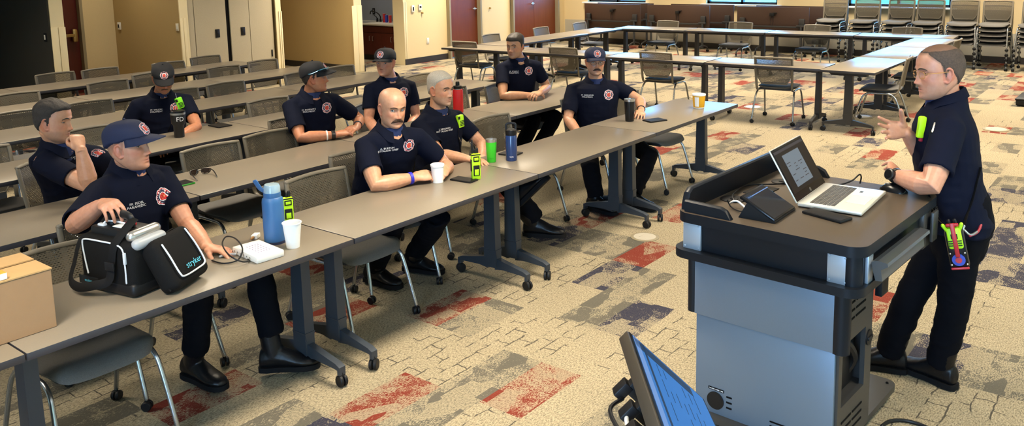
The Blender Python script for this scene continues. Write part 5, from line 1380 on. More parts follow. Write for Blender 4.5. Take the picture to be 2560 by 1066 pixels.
def person(s):
    H_ = Head(D(*s['head'][:3]), *s['head'][3:6], sc=s.get('hsc', 1.), fat=s.get('fat', 1.), jaw=s.get('jaw', 1.))
    N0 = D(*s['N']); N = N0+V((0, 0, s.get('nup', .042))); fw, rt = frame_at(N0, s['tyaw']); up = V((0, 0, 1)); bulk = s.get('bulk', 1.)
    stand = s.get('stand', False)
    pel = V(s['pelvis']) if 'pelvis' in s else N0-fw*s.get('lean', .10)+V((0, 0, 0)); 
    if 'pelvis' not in s: pel.z = .56
    off = V((pel.x, pel.y, 0))
    root = thing('person', s['label'], 'person', off)
    far = s['N'][2] > 6.4
    sh = s.get('shw', .178)*bulk**.5; drop = s.get('drop', .060)
    SR = N0+rt*sh-up*(drop+s.get('tilt', 0))+fw*s.get('shf', .0); SL = N0-rt*sh-up*(drop-s.get('tilt', 0))+fw*s.get('shf', .0)
    if 'SR' in s: SR = s['SR']
    if 'SL' in s: SL = s['SL']
    arms = {}
    for sd, S in (('R', SR), ('L', SL)):
        A = s['arm'+sd]; W = A['W']
        E = A['E'] if 'E' in A else ik(S, W, .295, .26, A.get('pole', -up*.8-fw*.2+(rt if sd == 'R' else -rt)*.5))
        arms[sd] = (S, E, W)
        print(s['key'], sd, 'upper %.2f fore %.2f' % ((E-S).length, (W-E).length), end=' | ')
    print('neck %.2f torso %.2f head z %.2f' % ((H_.c-N).length, (N-pel).length, H_.c.z))
    # ---- body (one surface)
    g = G(); H_.add(g)
    nk = H_.w((0, -.022, -.060)); 
    g.tube([N-up*.09+(pel-N)*.03, N.lerp(nk, .15)-up*.01, N.lerp(nk, .6), nk, H_.w((0, -.012, -.03))], [.066*bulk**.5, .060*bulk**.5, .056*bulk**.5, .055*bulk**.4, .05], 18)
    g.tube([pel, pel.lerp(N, .5), N-up*.06], [.10, .10, .09], 14)
    for S in (SR, SL): g.tube([N-up*.06, S], [.06, .05], 10)
    k = s.get('armk', 1.)
    for sd in 'RL':
        S, E, W = arms[sd]; arm(g, S, E, W, k); A = s['arm'+sd]
        if A.get('hand', True): hand(g, W, A.get('f', (W-E)), A.get('n', up), sd == 'R', A.get('curl', (22, 32, 22)), A.get('spread', 3), A.get('thumb', (38, 18, 12)), each=A.get('each'))
    # legs
    legs = {}
    for sd, q in (('R', 1), ('L', -1)):
        hip = pel+rt*(.095*q)-up*(.02 if stand else .0)
        Lg = s.get('leg'+sd, {})
        kn = Lg.get('K', hip+fw*.40+rt*(.07*q)+up*(.0 if not stand else 0))
        an = Lg.get('A', V((kn.x, kn.y, .11))-fw*.02)
        legs[sd] = (hip, kn, an, Lg); g.tube([hip, hip.lerp(kn, .9), kn.lerp(an, .1), an-up*.02], [.045, .032, .030, .030], 12)
    me = remesh(g, .0050 if far else .0036, 2, .45)
    bodyo = finish('body', me, 'skin', root, ang=180)
    n = len(me.vertices); co = np.empty(n*3); me.vertices.foreach_get('co', co); co = co.reshape(-1, 3)
    Ti = np.array(H_.Ti); loc = co @ Ti[:3, :3].T+Ti[:3, 3]
    x, y, z = loc[:, 0], loc[:, 1], loc[:, 2]; ax = np.abs(x)
    tone = np.array(s.get('tone', (.60, .35, .235))); C = np.tile(tone, (n, 1))
    near = (np.sqrt((loc**2).sum(1)) < .16) & (z > -.135)
    def mixc(mask, col):
        m = (np.clip(mask, 0, 1)*near)[:, None]; C[:] = C*(1-m)+np.array(col)*m
    gs = lambda x0, z0, sx, sz: np.exp(-((ax-x0)/sx)**2-((z-z0)/sz)**2)*(y > .03)
    red = tone*np.array((.95, .62, .58))
    mixc(.55*gs(.045, -.028, .022, .02), red); mixc(.6*gs(0, -.040, .016, .014), red); mixc(.7*((ax > .070) & (z > -.055) & (z < .03) & (y < .015)), red)
    if s.get('stubble', .25): mixc(s.get('stubble', .25)*np.clip((-.045-z)/.015, 0, 1)*np.clip((y+.03)/.03, 0, 1)*(1-gs(0, -.071, .024, .010)), s.get('stubcol', (.20, .15, .12)))
    mixc(.65*gs(0, -.0655, .019, .0042)+.65*gs(0, -.0775, .018, .0052), (.46, .155, .12)); mixc(.85*gs(0, -.0712, .023, .0020), (.12, .035, .025))
    mixc(.5*gs(.0075, -.0515, .004, .0028), (.12, .04, .03))
    if 'scalp' in s:
        zf, zt, zs, zn, col, st = s['scalp']
        az = np.degrees(np.arctan2(ax, y+.012)); hl = np.interp(az, [0, 28, 50, 66, 78, 90, 104, 125, 150, 180], [zf, zf, zt, zt-.018, zs, .012, -.004, zn+.02, zn, zn])
        mixc(st*np.clip((z-hl)/.014+.4, 0, 1)*(ax < .0785), col)
    at_ = me.color_attributes.new('skin', 'FLOAT_COLOR', 'POINT'); at_.data.foreach_set('color', np.concatenate([C, np.ones((n, 1))], 1).ravel())
    co -= np.array(off); me.vertices.foreach_set('co', co.ravel()); me.update()
    # ---- face parts
    gz = s.get('gaze', (0, 0))
    for sx in (-1, 1):
        ex_, ez = sx*.0310, -.001; ey_ = H_.surf(ex_, ez)-.0072; c = V((ex_, ey_, ez)); r = .0122
        gd = V((gz[0], 1, gz[1])).normalized(); gg = G(); gg.ball((0, 0, 0), r, nu=20, nv=16)
        mi = []
        for f in gg.f:
            m_ = sum((V(gg.v[i]) for i in f), V())/len(f); mi.append(1 if m_.normalized().dot(gd) > .89 else 0)
        gg.v = [tuple(H_.w(V(p)+c)) for p in gg.v]; gg.m = mi
        gg.build('eye', ['eyewhite', s.get('iris', 'iris')], bodyo if False else root, off=off)
        lid = G(); op = s.get('lid', (16, -20))
        for a0, a1 in ((op[0], 115), (op[1], -115)):
            rings = []
            for i in range(7):
                a = math.radians(a0+(a1-a0)*i/6); rr = .0136+.0010*(i == 0)
                rings.append([H_.w(c+V((rr*math.sin(t)*1.12, rr*math.cos(t)*math.cos(a), rr*math.cos(t)*math.sin(a)))) for t in [math.radians(-80+160*k/10) for k in range(11)]])
            n0 = 11; lid.add([p for q in rings for p in q], [(i*n0+k, i*n0+k+1, (i+1)*n0+k+1, (i+1)*n0+k) for i in range(6) for k in range(10)])
        lo = lid.build('eyelid', skin_flat(tone), root, off=off); a_ = math.radians(op[0]); lash = G(); lash.tube([H_.w(c+V((.0150*math.sin(t)*1.10, .0150*math.cos(t)*math.cos(a_), .0150*math.cos(t)*math.sin(a_)))) for t in [math.radians(-66+132*k/10) for k in range(11)]], .0011, 5); lash.build('eyelash', 'lash', root, off=off)
        if s.get('brow', True):
            bw = [V((sx*xx, H_.surf(sx*xx, zz)+.0012, zz)) for xx, zz in ((.013, .0165), (.022, .0205), (.033, .0225), (.043, .0195), (.050, .0145))]
            b_ = G(); b_.tube([H_.w(p) for p in smooth_path(bw, 3)], [(.0012+.0024*math.sin(PI*min(1, .15+k/15)), .0014) for k in range(13)], 8, ref=H_.f); b_.build('eyebrow', s.get('browm', 'hairdark'), root, off=off)
    if 'stache' in s:
        m_, wd, hg, drp = s['stache']; pts = []; rr = []
        for k in range(17):
            u = -1+k/8; xx = wd*u; zz = -.0590-drp*abs(u)**1.8+.001*math.cos(u*PI); pts.append(V((xx, H_.surf(xx, max(zz, -.075))+.0035, zz))); rr.append((max(.0018, hg*(1-abs(u)**2.2)**.6*(1-.12*math.exp(-(u*6)**2))), max(.0018, .0070*(1-abs(u)**2)**.5)))
        b_ = G(); b_.tube([H_.w(p) for p in pts], rr, 12, ref=H_.f); b_.build('moustache', m_, root, off=off)
    if 'hair' in s: build_hair(H_, root, off, **s['hair'])
    if 'hair2' in s: build_hair(H_, root, off, **s['hair2'])
    cap = None
    if 'cap' in s: cap = build_cap(H_, root, off, **s['cap'])
    if 'glasses' in s:
        fm = s['glasses']; gl = G(); le = G()
        for sx in (-1, 1):
            cx_ = sx*.033; yy = H_.surf(cx_*.9, -.004)+.020; ring = []
            for k in range(17):
                a = 2*PI*k/16; ring.append(V((cx_+.0235*math.copysign(abs(math.cos(a))**.75, math.cos(a)), yy-.22*max(0, abs(cx_+.0235*math.cos(a))-.030), -.006+.0155*math.copysign(abs(math.sin(a))**.75, math.sin(a)))))
            gl.tube([H_.w(p) for p in ring], .0013, 6, caps=None); le.add([H_.w(p) for p in ring[:-1]], [tuple(range(16))])
            gl.tube([H_.w(p) for p in smooth_path([(sx*.0555, yy-.006, -.001), (sx*.070, yy-.018, .002), (sx*.079, .03, .002), (sx*.0795, -.005, .003), (sx*.077, -.022, -.012)], 4)], .0016, 6)
        yb_ = H_.surf(0, -.01)+.010; gl.tube([H_.w((-.010, yb_, -.002)), H_.w((0, yb_+.002, .001)), H_.w((.010, yb_, -.002))], .0013, 6)
        go = gl.build('glasses', fm, root, off=off); M.setdefault('clearlens', lens_mat()); le.build('lens', 'clearlens', go, off=off, smooth=False)
    # ---- shirt
    g = G(); ax_ = (N-pel); L = ax_.length; e = [(-.10, .170, .128), (.0, .176, .134), (.18, .172, .132), (.38, .172, .134), (.58, .184, .136), (.74, .190, .130), (.84, .182, .112), (.91, .150, .096), (.97, .100, .082), (1.0, .078, .074), (1.02, .068, .067)]
    belly = s.get('belly', .0)
    rings = []
    for t, hw, hd in e:
        c = pel+ax_*t+fw*(s.get('chest', .015)*math.sin(PI*max(0, min(1, t)))+belly*math.exp(-((t-.25)/.22)**2)*.5)
        if t <= 0: c = pel+up*(t*.5)
        b_ = bulk*(1+belly*2.0*math.exp(-((t-.25)/.25)**2)) if t < .9 else 1
        if t > .93: c = c-fw*.004
        tl_ = ss((t-.88)/.12)*.030
        rt2 = rt+up*(-s.get('tilt', 0)*5.4*ss((t-.3)/.6))*1.0
        rings.append([c+rt2*(hw*b_*math.copysign(abs(math.cos(a))**.86, math.cos(a)))+(fw-up*(tl_/max(hd, .05)))*(hd*b_*math.copysign(abs(math.sin(a))**.86, math.sin(a))) for a in [2*PI*k/28 for k in range(28)]])
    g.loft(rings)
    slv = s.get('sleeve', .64)
    for sd in 'RL':
        S, E, W = arms[sd]; q = rt if sd == 'R' else -rt
        in_ = N0-up*.055+q*.05
        sl_ = s['arm'+sd].get('sleeve', slv)
        end = S.lerp(E, sl_)
        g.tube([in_, in_.lerp(S, .6)+up*.004, S+up*.002, S.lerp(E, .30), end.lerp(S, .25), end], [(.066*bulk**.5, .080), (.068*bulk**.5, .076), (.066*bulk**.5, .068), .067*bulk**.5, .066*bulk**.5, (.068*bulk**.5, .064*bulk**.5)], 20, hollow=(.009, .04))
    me = remesh(g, .0075 if far else .0062, 5)
    amp = s.get('wrinkle', .0055); seed = hash(s['key']) % 97 if False else sum(ord(c) for c in s['key'])
    nrm_ = [v.normal.copy() for v in me.vertices]
    for v, vn in zip(me.vertices, nrm_):
        p = v.co.copy(); q = V((p.x*7+seed, p.y*7, p.z*13)); fold = mnoise.noise(q); fold = 1-abs(fold)*2.2
        t = (p-pel).dot(ax_)/L/L; k = .35+.65*(1-ss((t-.35)/.5))
        v.co = p+vn*(amp*k*(fold*.55+.5*mnoise.noise(q*2.1)))-off
    shirt = finish('shirt', me, 'navy', root, ang=180)
    T = bvh_of([shirt])
    # undershirt, collar, placket, buttons
    chest_f = (fw-(ax_.normalized()*fw.dot(ax_.normalized()))).normalized()
    chu = ax_.normalized(); ur = rt
    cN = N+fw*.3
    g = G(); g.tube([N-up*.10+fw*.012, N-up*.03+fw*.016, N+up*.006+fw*.018], [.071*bulk**.5, .0685*bulk**.5, .064*bulk**.5], 20, caps=None); g.build('undershirt', 'tee', root, off=off)
    pts = [(-.050, -.006), (.050, -.006), (.024, -.060), (0, -.092), (-.024, -.060)]
    decal('undershirt_front', T, cN, -ur, chu, -fw, [(a*.9, b_) for a, b_ in pts]+[(0, -.035)], [(5, 0, 1), (5, 1, 2), (5, 2, 3), (5, 3, 4), (5, 4, 0)], 'tee', [0]*5, root, off)
    g = G(); ncol = 33; gap = 20; rings = [[], [], [], []]
    for k in range(ncol):
        th = math.radians(gap+(360-2*gap)*k/(ncol-1)); front = math.cos(th); fr = ss((front-.25)/.7)
        dr = fw*math.cos(th)+rt*math.sin(th); kx = 1.0
        rr = .069*bulk**.5
        tl_ = up*(-.030*front+.004); rings[0].append(N+dr*(rr-.002)-up*.022+fw*.004+tl_); rings[1].append(N+dr*(rr+.003)+up*(.022-.010*fr)+fw*.003+tl_)
        rings[2].append(N+dr*(rr+.011)+up*(.018-.014*fr)+fw*.003+tl_); rings[3].append(N+dr*(rr+.030+.014*fr)-up*(.018+.040*fr)+fw*.006+tl_)
    vs = [p for r in rings for p in r]; fs = [(i*ncol+k, i*ncol+k+1, (i+1)*ncol+k+1, (i+1)*ncol+k) for i in range(3) for k in range(ncol-1)]
    inner = [p-(p-N).normalized()*.004 for p in vs]; o2 = len(vs); fs += [tuple(o2+i for i in f[::-1]) for f in fs]
    for k in range(ncol-1):
        for i in (0, 3): a, b_ = i*ncol+k, i*ncol+k+1; fs.append((a, b_, o2+b_, o2+a))
    for i in range(3):
        for k in (0, ncol-1): a, b_ = i*ncol+k, (i+1)*ncol+k; fs.append((a, b_, o2+b_, o2+a))
    g.add(vs+inner, fs); co_ = g.build('collar', 'navy', root, off=off, ang=60); fix_normals(co_)
    pl = [(-.014, -.060), (.014, -.060), (.014, -.185), (-.014, -.185)]
    nn = 8; pp = [(sx*.014, -.078-.125*k/nn) for k in range(nn+1) for sx in (-1, 1)]
    decal('placket', T, cN, -ur, chu, -fw, pp, [(2*k, 2*k+1, 2*k+3, 2*k+2) for k in range(nn)], 'navy', [0]*nn, root, off, lift=.0035)
    bt = []; bf = []
    for j, yy in enumerate((-.105, -.155)):
        o_ = len(bt); bt += [(.005*math.cos(2*PI*k/10), yy+.005*math.sin(2*PI*k/10)) for k in range(10)]; bf.append(tuple(range(o_, o_+10)))
    decal('button', T, cN, -ur, chu, -fw, bt, bf, 'navybtn', [0]*2, root, off, lift=.0055)
    dn = s.get('pz', -.128)
    if s.get('patch', True): maltese(T, cN, -ur, chu, -fw, .001, root, off) if False else maltese(T, cN-ur*s.get('px', .074)+chu*dn, -ur, chu, -fw, .044, root, off)
    if 'name' in s:
        vs, fs = text_geo(s['name'], s.get('ts', .0170)); fs2 = fs
        decal('name_embroidery', T, cN+ur*s.get('tx', .076)+chu*(dn+s.get('tz', -.005)), -ur, chu, -fw, [(p.x, p.y) for p in vs], fs, 'white', [0]*len(fs), root, off)
    # ---- trousers and boots
    g = G(); g.ball(pel-up*.0, (.172*bulk, .165*bulk, .092), nu=20, nv=12) if not stand else g.tube([pel+up*.06, pel-up*.02, pel-up*.12], [(.165*bulk, .125*bulk), (.175*bulk, .14*bulk), (.16, .12)], 20, ref=fw)
    for sd in 'RL':
        hip, kn, an, Lg = legs[sd]
        hem = kn.lerp(an, Lg['hemk']) if 'hemk' in Lg else Lg.get('hem', an+up*.02)
        w = s.get('legw', 1.)
        g.tube([hip, hip.lerp(kn, .35), hip.lerp(kn, .75), kn, kn.lerp(hem, .35), kn.lerp(hem, .75), hem], [.090*w, .088*w, .078*w, .072*w, .072*w, .066*w, .066*w], 18, hollow=(.010, .05))
    me = remesh(g, .0095, 6)
    nrm_ = [v.normal.copy() for v in me.vertices]
    for v, vn in zip(me.vertices, nrm_):
        p = v.co.copy(); q = V((p.x*8+seed, p.y*8, p.z*14)); v.co = p+vn*(.006*(mnoise.noise(q)+.5*(1-2*abs(mnoise.noise(q*1.7)))))-off
    finish('trousers', me, 'trouser', root, ang=180)
    for sd in 'RL':
        hip, kn, an, Lg = legs[sd]
        boot(root, off, an, Lg.get('toe', fw), leg=(kn-an).normalized(), shaft=Lg.get('shaft', .12), pitch=Lg.get('pitch', 0))
    return dict(root=root, off=off, H=H_, N=N, fw=fw, rt=rt, pel=pel, arms=arms, shirt=shirt, T=T, chu=chu, cN=cN, cap=cap, body=bodyo, legs=legs)
_sf = {}
def skin_flat(tone):
    k = tuple(round(t, 3) for t in tone)
    if k not in _sf: M['skin_lid_%d' % len(_sf)] = mat('skin_lid', tuple(t*.93 for t in tone), .45); _sf[k] = 'skin_lid_%d' % (len(_sf))
    return _sf[k]
def lens_mat():
    m, nt, b = new_mat('clear_lens'); tr = nt.nodes.new('ShaderNodeBsdfTransparent'); gl = nt.nodes.new('ShaderNodeBsdfGlossy'); gl.inputs['Roughness'].default_value = .03
    ms = nt.nodes.new('ShaderNodeMixShader'); ms.inputs['Fac'].default_value = .07
    nt.links.new(tr.outputs[0], ms.inputs[1]); nt.links.new(gl.outputs[0], ms.inputs[2]); nt.links.new(ms.outputs[0], nt.nodes['Material Output'].inputs['Surface']); return m
def band(pr, sd, t, w, m, name, r=.036, thick=.003):
    """wristband around the forearm, t from elbow 0 to wrist 1"""
    S, E, W = pr['arms'][sd]; d = (W-E).normalized(); p = E.lerp(W, t); g = G()
    g.tube([p-d*w*.5, p-d*w*.4, p+d*w*.4, p+d*w*.5], [r-.002, r+thick, r+thick, r-.002], 20, caps=None); return g.build(name, m, pr['root'], off=pr['off'])
# ------------------------------------------------------------------ people: the ten of the photograph
PEOPLE = {}
UP = V((0, 0, 1))
def seat_for(pr, lab, back=.0, yawdeg=None):
    f = pr['fw'] if yawdeg is None else V((math.cos(math.radians(yawdeg)), math.sin(math.radians(yawdeg)), 0))
    p = pr['pel']+f*(.06-back); return chair(p.x, p.y, math.atan2(f.y, f.x)-PI/2, lab, GR)
SK_F = (.60, .31, .185); SK_R = (.48, .205, .11); SK_P = (.56, .275, .175); SK_T = (.52, .27, .155)
# -- bald battalion chief, hands clasped on the front table
N_ = D(978, 331, 5.46)
PEOPLE['bald'] = pr = person(dict(key='bald', label='bald man with auburn moustache clasping a lidded cup on the front table', head=(981, 268, 5.27, 26, -9, 2), N=(978, 333, 5.32), tyaw=28, hsc=1.02, fat=1.07, jaw=1.06, bulk=1.08, lean=.22,
    armR=dict(E=Zp(940, 464, .775), W=Zp(1036, 444, .785), f=Zp(1100, 432, .79)-Zp(1036, 444, .785), n=V((-.35, -.45, .8)), curl=(30, 45, 30), thumb=(25, 25, 15)),
    armL=dict(W=Zp(1116, 424, .79), pole=V((.75, .1, -.6)), f=Zp(1078, 446, .80)-Zp(1116, 424, .79), n=V((.2, -.5, .8)), curl=(40, 50, 30), thumb=(30, 20, 10)),
    legR=dict(K=Zp(985, 560, .53), A=Zp(938, 672, .11), toe=V((.1, -1, 0))), legL=dict(K=Zp(1098, 545, .53), A=Zp(1036, 643, .11), toe=V((.35, -1, 0))),
    tone=SK_F, stubble=.15, scalp=(.060, .050, -.03, -.06, (.50, .30, .21), .25), stache=('stachered', .040, .0115, .017), browm='stachered', gaze=(.38, .22), lid=(30, -18), iris='iris',
    name='A. BURTON\nBATTALION CHIEF', sleeve=.66, armk=1.08))
band(pr, 'R', .90, .022, 'wristblue' if 'wristblue' in M else M.setdefault('wristblue', mat('wristband_blue', (.02, .02, .42), .5)), 'wristband', .034)
seat_for(pr, 'mesh-back chair under the bald man at the front row')
# -- man in navy cap, hand on the bag handle
hnd = D(285, 520, 3.72)
PEOPLE['capman'] = pr = person(dict(key='capman', label='man in navy cap holding the black medical bag by its handle', head=(322, 364, 4.15, 58, 3, 0), N=(326, 434, 4.22), tyaw=38, hsc=1.03, bulk=1.02, lean=.05,
    armR=dict(W=D(258, 508, 3.66), pole=V((-.75, .0, -.55)), f=D(298, 520, 3.50)-D(258, 508, 3.66), n=V((-.25, -.15, .95)), curl=(30, 52, 35), thumb=(20, 20, 10), sleeve=.92),
    armL=dict(E=D(468, 560, 4.25), W=D(520, 618, 4.02), f=V((.3, -.8, -.1)), n=V((.2, 0, 1)), curl=(15, 20, 15), sleeve=.72),
    legR=dict(K=D(500, 690, 4.02), hemk=.86, A=Zp(487, 905, .13), toe=V((.12, -1, 0)), shaft=.13), legL=dict(K=D(640, 660, 4.30), hemk=.80, A=Zp(690, 880, .13), toe=V((.75, -.75, 0)), shaft=.13),
    tone=SK_P, stubble=.16, stubcol=(.35, .20, .13), brow=True, browm='hairbrown', gaze=(.35, -.05), lid=(14, -16), legw=.98,
    scalp=(.05, .04, -.035, -.060, (.20, .12, .075), .55), cap=dict(m='capnavy', tilt=3, blen=.088), name='FF. FEDEL\nPARAMEDIC', pz=-.165))
seat_for(pr, 'mesh-back chair under the man in navy cap at the front row')
# -- captain resting chin on fist
fist = D(193, 352, 4.98)
PEOPLE['captain'] = pr = person(dict(key='captain', label='dark haired man at the second row resting chin on his fist', head=(135, 302, 5.05, 62, -5, 3), N=(147, 374, 5.12), tyaw=46, SR=D(112, 408, 5.02), SL=D(240, 393, 5.28), pelvis=Zp(196, 502, .56), hsc=1.05, fat=1.10, bulk=1.16, lean=.10, belly=.04,
    armR=dict(E=D(224, 465, 4.90), W=D(202, 374, 4.86), f=D(191, 340, 4.90)-D(202, 374, 4.86), n=V((.05, -.95, .25)), curl=(72, 88, 55), thumb=(25, 40, 35), sleeve=.66),
    armL=dict(E=D(288, 428, 5.45), W=D(300, 500, 5.2), sleeve=.85),
    tone=SK_F, stubble=.32, browm='hairdark', gaze=(.25, 0), lid=(10, -14), hair=dict(m='hairsalt', zf=.068, zt=.062, zs=-.030, zn=-.065, thick=.013, side=.006, amp=.006, front_lift=.006), name='CAPT. BUTTERS\nPARAMEDIC', tx=.02, armk=1.08))
seat_for(pr, 'mesh-back chair under the man resting his chin', back=.02)
# -- man looking down at the third row
PEOPLE['wilson'] = pr = person(dict(key='wilson', label='man in black cap looking down behind the black travel mug', head=(408, 195, 7.02, 4, -24, 0), N=(404, 243, 7.15), tyaw=12, bulk=1.0, lean=.02,
    armR=dict(E=D(317, 322, 7.05), W=D(378, 352, 6.85), sleeve=.72), armL=dict(E=D(492, 317, 7.05), W=D(436, 352, 6.85), sleeve=.66),
    tone=SK_R, stubble=.3, stache=('hairbrown', .026, .0030, .006), lid=(2, -10), cap=dict(m='capblack', tilt=-8, blen=.075), scalp=(.05, .04, -.03, -.06, (.05, .03, .02), .7), name='FF. WILSON\nPARAMEDIC', shw=.195))
seat_for(pr, 'mesh-back chair under the man looking down')
# -- man with sunglasses on his cap, turned away
PEOPLE['rose'] = pr = person(dict(key='rose', label='man in black cap with sunglasses on it, head turned far right', head=(786, 192, 6.64, 82, 2, 0), N=(780, 243, 6.70), tyaw=24, bulk=1.04, fat=1.05, lean=.14, belly=.05,
    armR=dict(E=Zp(752, 345, .775), W=Zp(842, 337, .775), f=Zp(900, 322, .78)-Zp(842, 337, .775), n=V((-.2, -.3, .9)), curl=(15, 25, 20), sleeve=.74),
    armL=dict(E=Zp(899, 298, .80), W=Zp(893, 318, .78), f=Zp(858, 330, .785)-Zp(893, 318, .78), n=V((.1, -.3, .9)), curl=(20, 30, 20), sleeve=.70),
    tone=SK_R, stubble=.2, cap=dict(m='capblack', tilt=1, blen=.078), hair=dict(m='hairdark', zf=.05, zt=.045, zs=-.022, zn=-.062, thick=.006, side=.005, amp=.002), name='FF. ROSEWITZ\nPARAMEDIC'))
band(pr, 'R', .72, .012, 'paper', 'wristband', .036); band(pr, 'R', .90, .030, 'watchblk', 'watch', .033); band(pr, 'L', .8, .014, 'watchblk', 'wristband', .034)
seat_for(pr, 'mesh-back chair under the man wearing sunglasses on his cap')
h = pr['H']; T = bvh_of([pr['cap']])
st = thing('sunglasses', 'mirrored blue sunglasses perched on a black cap', 'sunglasses', h.c)
bandp = []
for k in range(17):
    az = math.radians(-105+210*k/16); n = V((math.sin(az), math.cos(az), 0)); z_ = .064-.030*ss((abs(math.degrees(az))-35)/70)
    p = h.w((0, -.006, z_)); d = (h.T.to_3x3() @ n).normalized(); hit = T.ray_cast(p+d*.3, -d, .4); q = (hit[0] if hit[0] else p+d*.1)+d*.004; bandp.append(q)
M['mirror'] = mat('lens_mirror_blue', (.10, .30, .48), .12, metal=.8)
g = G(); g.tube(bandp[:5], (.008, .003), 8, ref=h.u); g.tube(bandp[12:], (.008, .003), 8, ref=h.u); g.build('temple', 'mirror', st, off=h.c)
g = G(); g.tube(bandp[4:9], [(.014, .004)]*2+[(.018, .004)]*2+[(.008, .004)], 10, ref=h.u); g.tube(bandp[8:13], [(.008, .004)]+[(.018, .004)]*2+[(.014, .004)]*2, 10, ref=h.u); g.build('lens', 'mirror', st, off=h.c)
# -- young man in charcoal cap
PEOPLE['young'] = pr = person(dict(key='young', label='young man in charcoal cap looking left, seated behind the bald man', head=(963, 155, 7.42, -26, -2, 0), N=(975, 205, 7.5), tyaw=18, bulk=.98, lean=.03,
    armR=dict(E=D(922, 300, 7.35), W=D(950, 345, 7.05), sleeve=.66), armL=dict(E=D(1040, 292, 7.60), W=D(1010, 345, 7.25), sleeve=.62),
    tone=SK_P, stubble=.14, gaze=(-.40, 0), lid=(16, -18), browm='hairbrown', cap=dict(m='capgrey', tilt=0, blen=.070), hair=dict(m='hairbrown', zf=.05, zt=.045, zs=-.015, zn=-.05, thick=.004, side=.003, amp=.001), px=.085))
seat_for(pr, 'mesh-back chair under the young man in charcoal cap', yawdeg=-78)
# -- grey haired battalion chief with radio mic
PEOPLE['grey'] = pr = person(dict(key='grey', label='grey haired man with lime radio microphone on his chest', head=(1102, 221, 6.16, 48, -5, 0), N=(1094, 286, 6.22), tyaw=42, hsc=1.03, bulk=1.02, lean=.02,
    armR=dict(E=D(1100, 388, 5.98), W=D(1178, 400, 5.72), sleeve=.70), armL=dict(E=D(1205, 362, 6.35), W=D(1206, 392, 6.0), sleeve=.66),
    legR=dict(K=D(1240, 430, 5.75), A=D(1338, 556, 5.95), hem=D(1338, 545, 5.95), toe=V((.45, -.9, 0))), legL=dict(K=D(1350, 432, 6.05), A=D(1300, 470, 5.72), toe=V((.2, -.9, .25)), pitch=30),
    tone=SK_F, stubble=.28, stubcol=(.35, .32, .28), gaze=(.3, 0), lid=(12, -15), browm='hairbrown', hair=dict(m='hairgrey', zf=.078, zt=.062, zs=-.018, zn=-.060, thick=.010, side=.004, amp=.0025, front_lift=.003), name='J. HENDRIAN\nBATTALION CHIEF', patch=False, tx=.055))
seat_for(pr, 'mesh-back chair under the grey haired man at the front row', yawdeg=-90)
# -- dark haired man at the far end of the second row
PEOPLE['dark'] = pr = person(dict(key='dark', label='dark haired man without cap at the far end of the second row', head=(1287, 115, 8.32, -28, -2, 0), N=(1297, 155, 8.38), tyaw=16, bulk=.97, lean=.14,
    armR=dict(E=Zp(1258, 240, .78), W=Zp(1328, 238, .78), f=Zp(1362, 230, .80)-Zp(1328, 238, .78), n=V((-.3, -.3, .9)), curl=(30, 40, 25), sleeve=.62),
    armL=dict(E=Zp(1368, 218, .80), W=Zp(1350, 232, .80), f=Zp(1322, 240, .80)-Zp(1350, 232, .80), n=V((.2, -.3, .9)), curl=(35, 45, 25), sleeve=.62),
    legR=dict(K=D(1335, 300, 8.15), A=D(1290, 400, 8.10)), legL=dict(K=D(1392, 290, 8.35), A=D(1345, 372, 8.35)),
    tone=SK_T, stubble=.35, gaze=(-.42, 0), lid=(15, -18), browm='hairdark', hair=dict(m='hairdark', zf=.056, zt=.052, zs=-.024, zn=-.060, thick=.017, side=.007, amp=.004, front_lift=.010), name='FF. SCHULZ\nPARAMEDIC'))
seat_for(pr, 'mesh-back chair under the dark haired man at the second row end', yawdeg=-84)
# -- man with cap, glasses and moustache
PEOPLE['glass'] = pr = person(dict(key='glass', label='man with cap, glasses and moustache at the front row end', head=(1488, 153, 7.52, 12, -2, 0), N=(1489, 208, 7.6), tyaw=10, hsc=1.02, fat=1.04, bulk=1.08, lean=-.02, shw=.20,
    armR=dict(E=D(1420, 298, 7.45), W=D(1452, 342, 7.25), sleeve=.80), armL=dict(E=D(1601, 252, 7.50), W=Zp(1603, 278, .775), f=Zp(1598, 306, .765)-Zp(1603, 278, .775), n=V((.2, -.2, 1)), curl=(12, 20, 12), thumb=(25, 10, 10), sleeve=.62),
    legR=dict(K=D(1476, 420, 7.0), A=Zp(1490, 498, .11), toe=V((-.1, -1, 0))), legL=dict(K=D(1625, 390, 7.35), A=Zp(1582, 490, .11), toe=V((.1, -1, 0))),
    tone=SK_F, stubble=.26, gaze=(.3, -.05), lid=(16, -18), browm='stachedark', stache=('stachedark', .036, .0095, .012), glasses='blackp', cap=dict(m='capnavy', tilt=-2, blen=.070), hair=dict(m='hairbrown', zf=.05, zt=.045, zs=-.012, zn=-.05, thick=.004, side=.003, amp=.001), name='FF. GREULING\nPARAMEDIC', tx=.10, px=.09))
band(pr, 'L', .84, .010, 'watchblk', 'bracelet', .034)
seat_for(pr, 'mesh-back chair under the man with cap and glasses', yawdeg=-92)
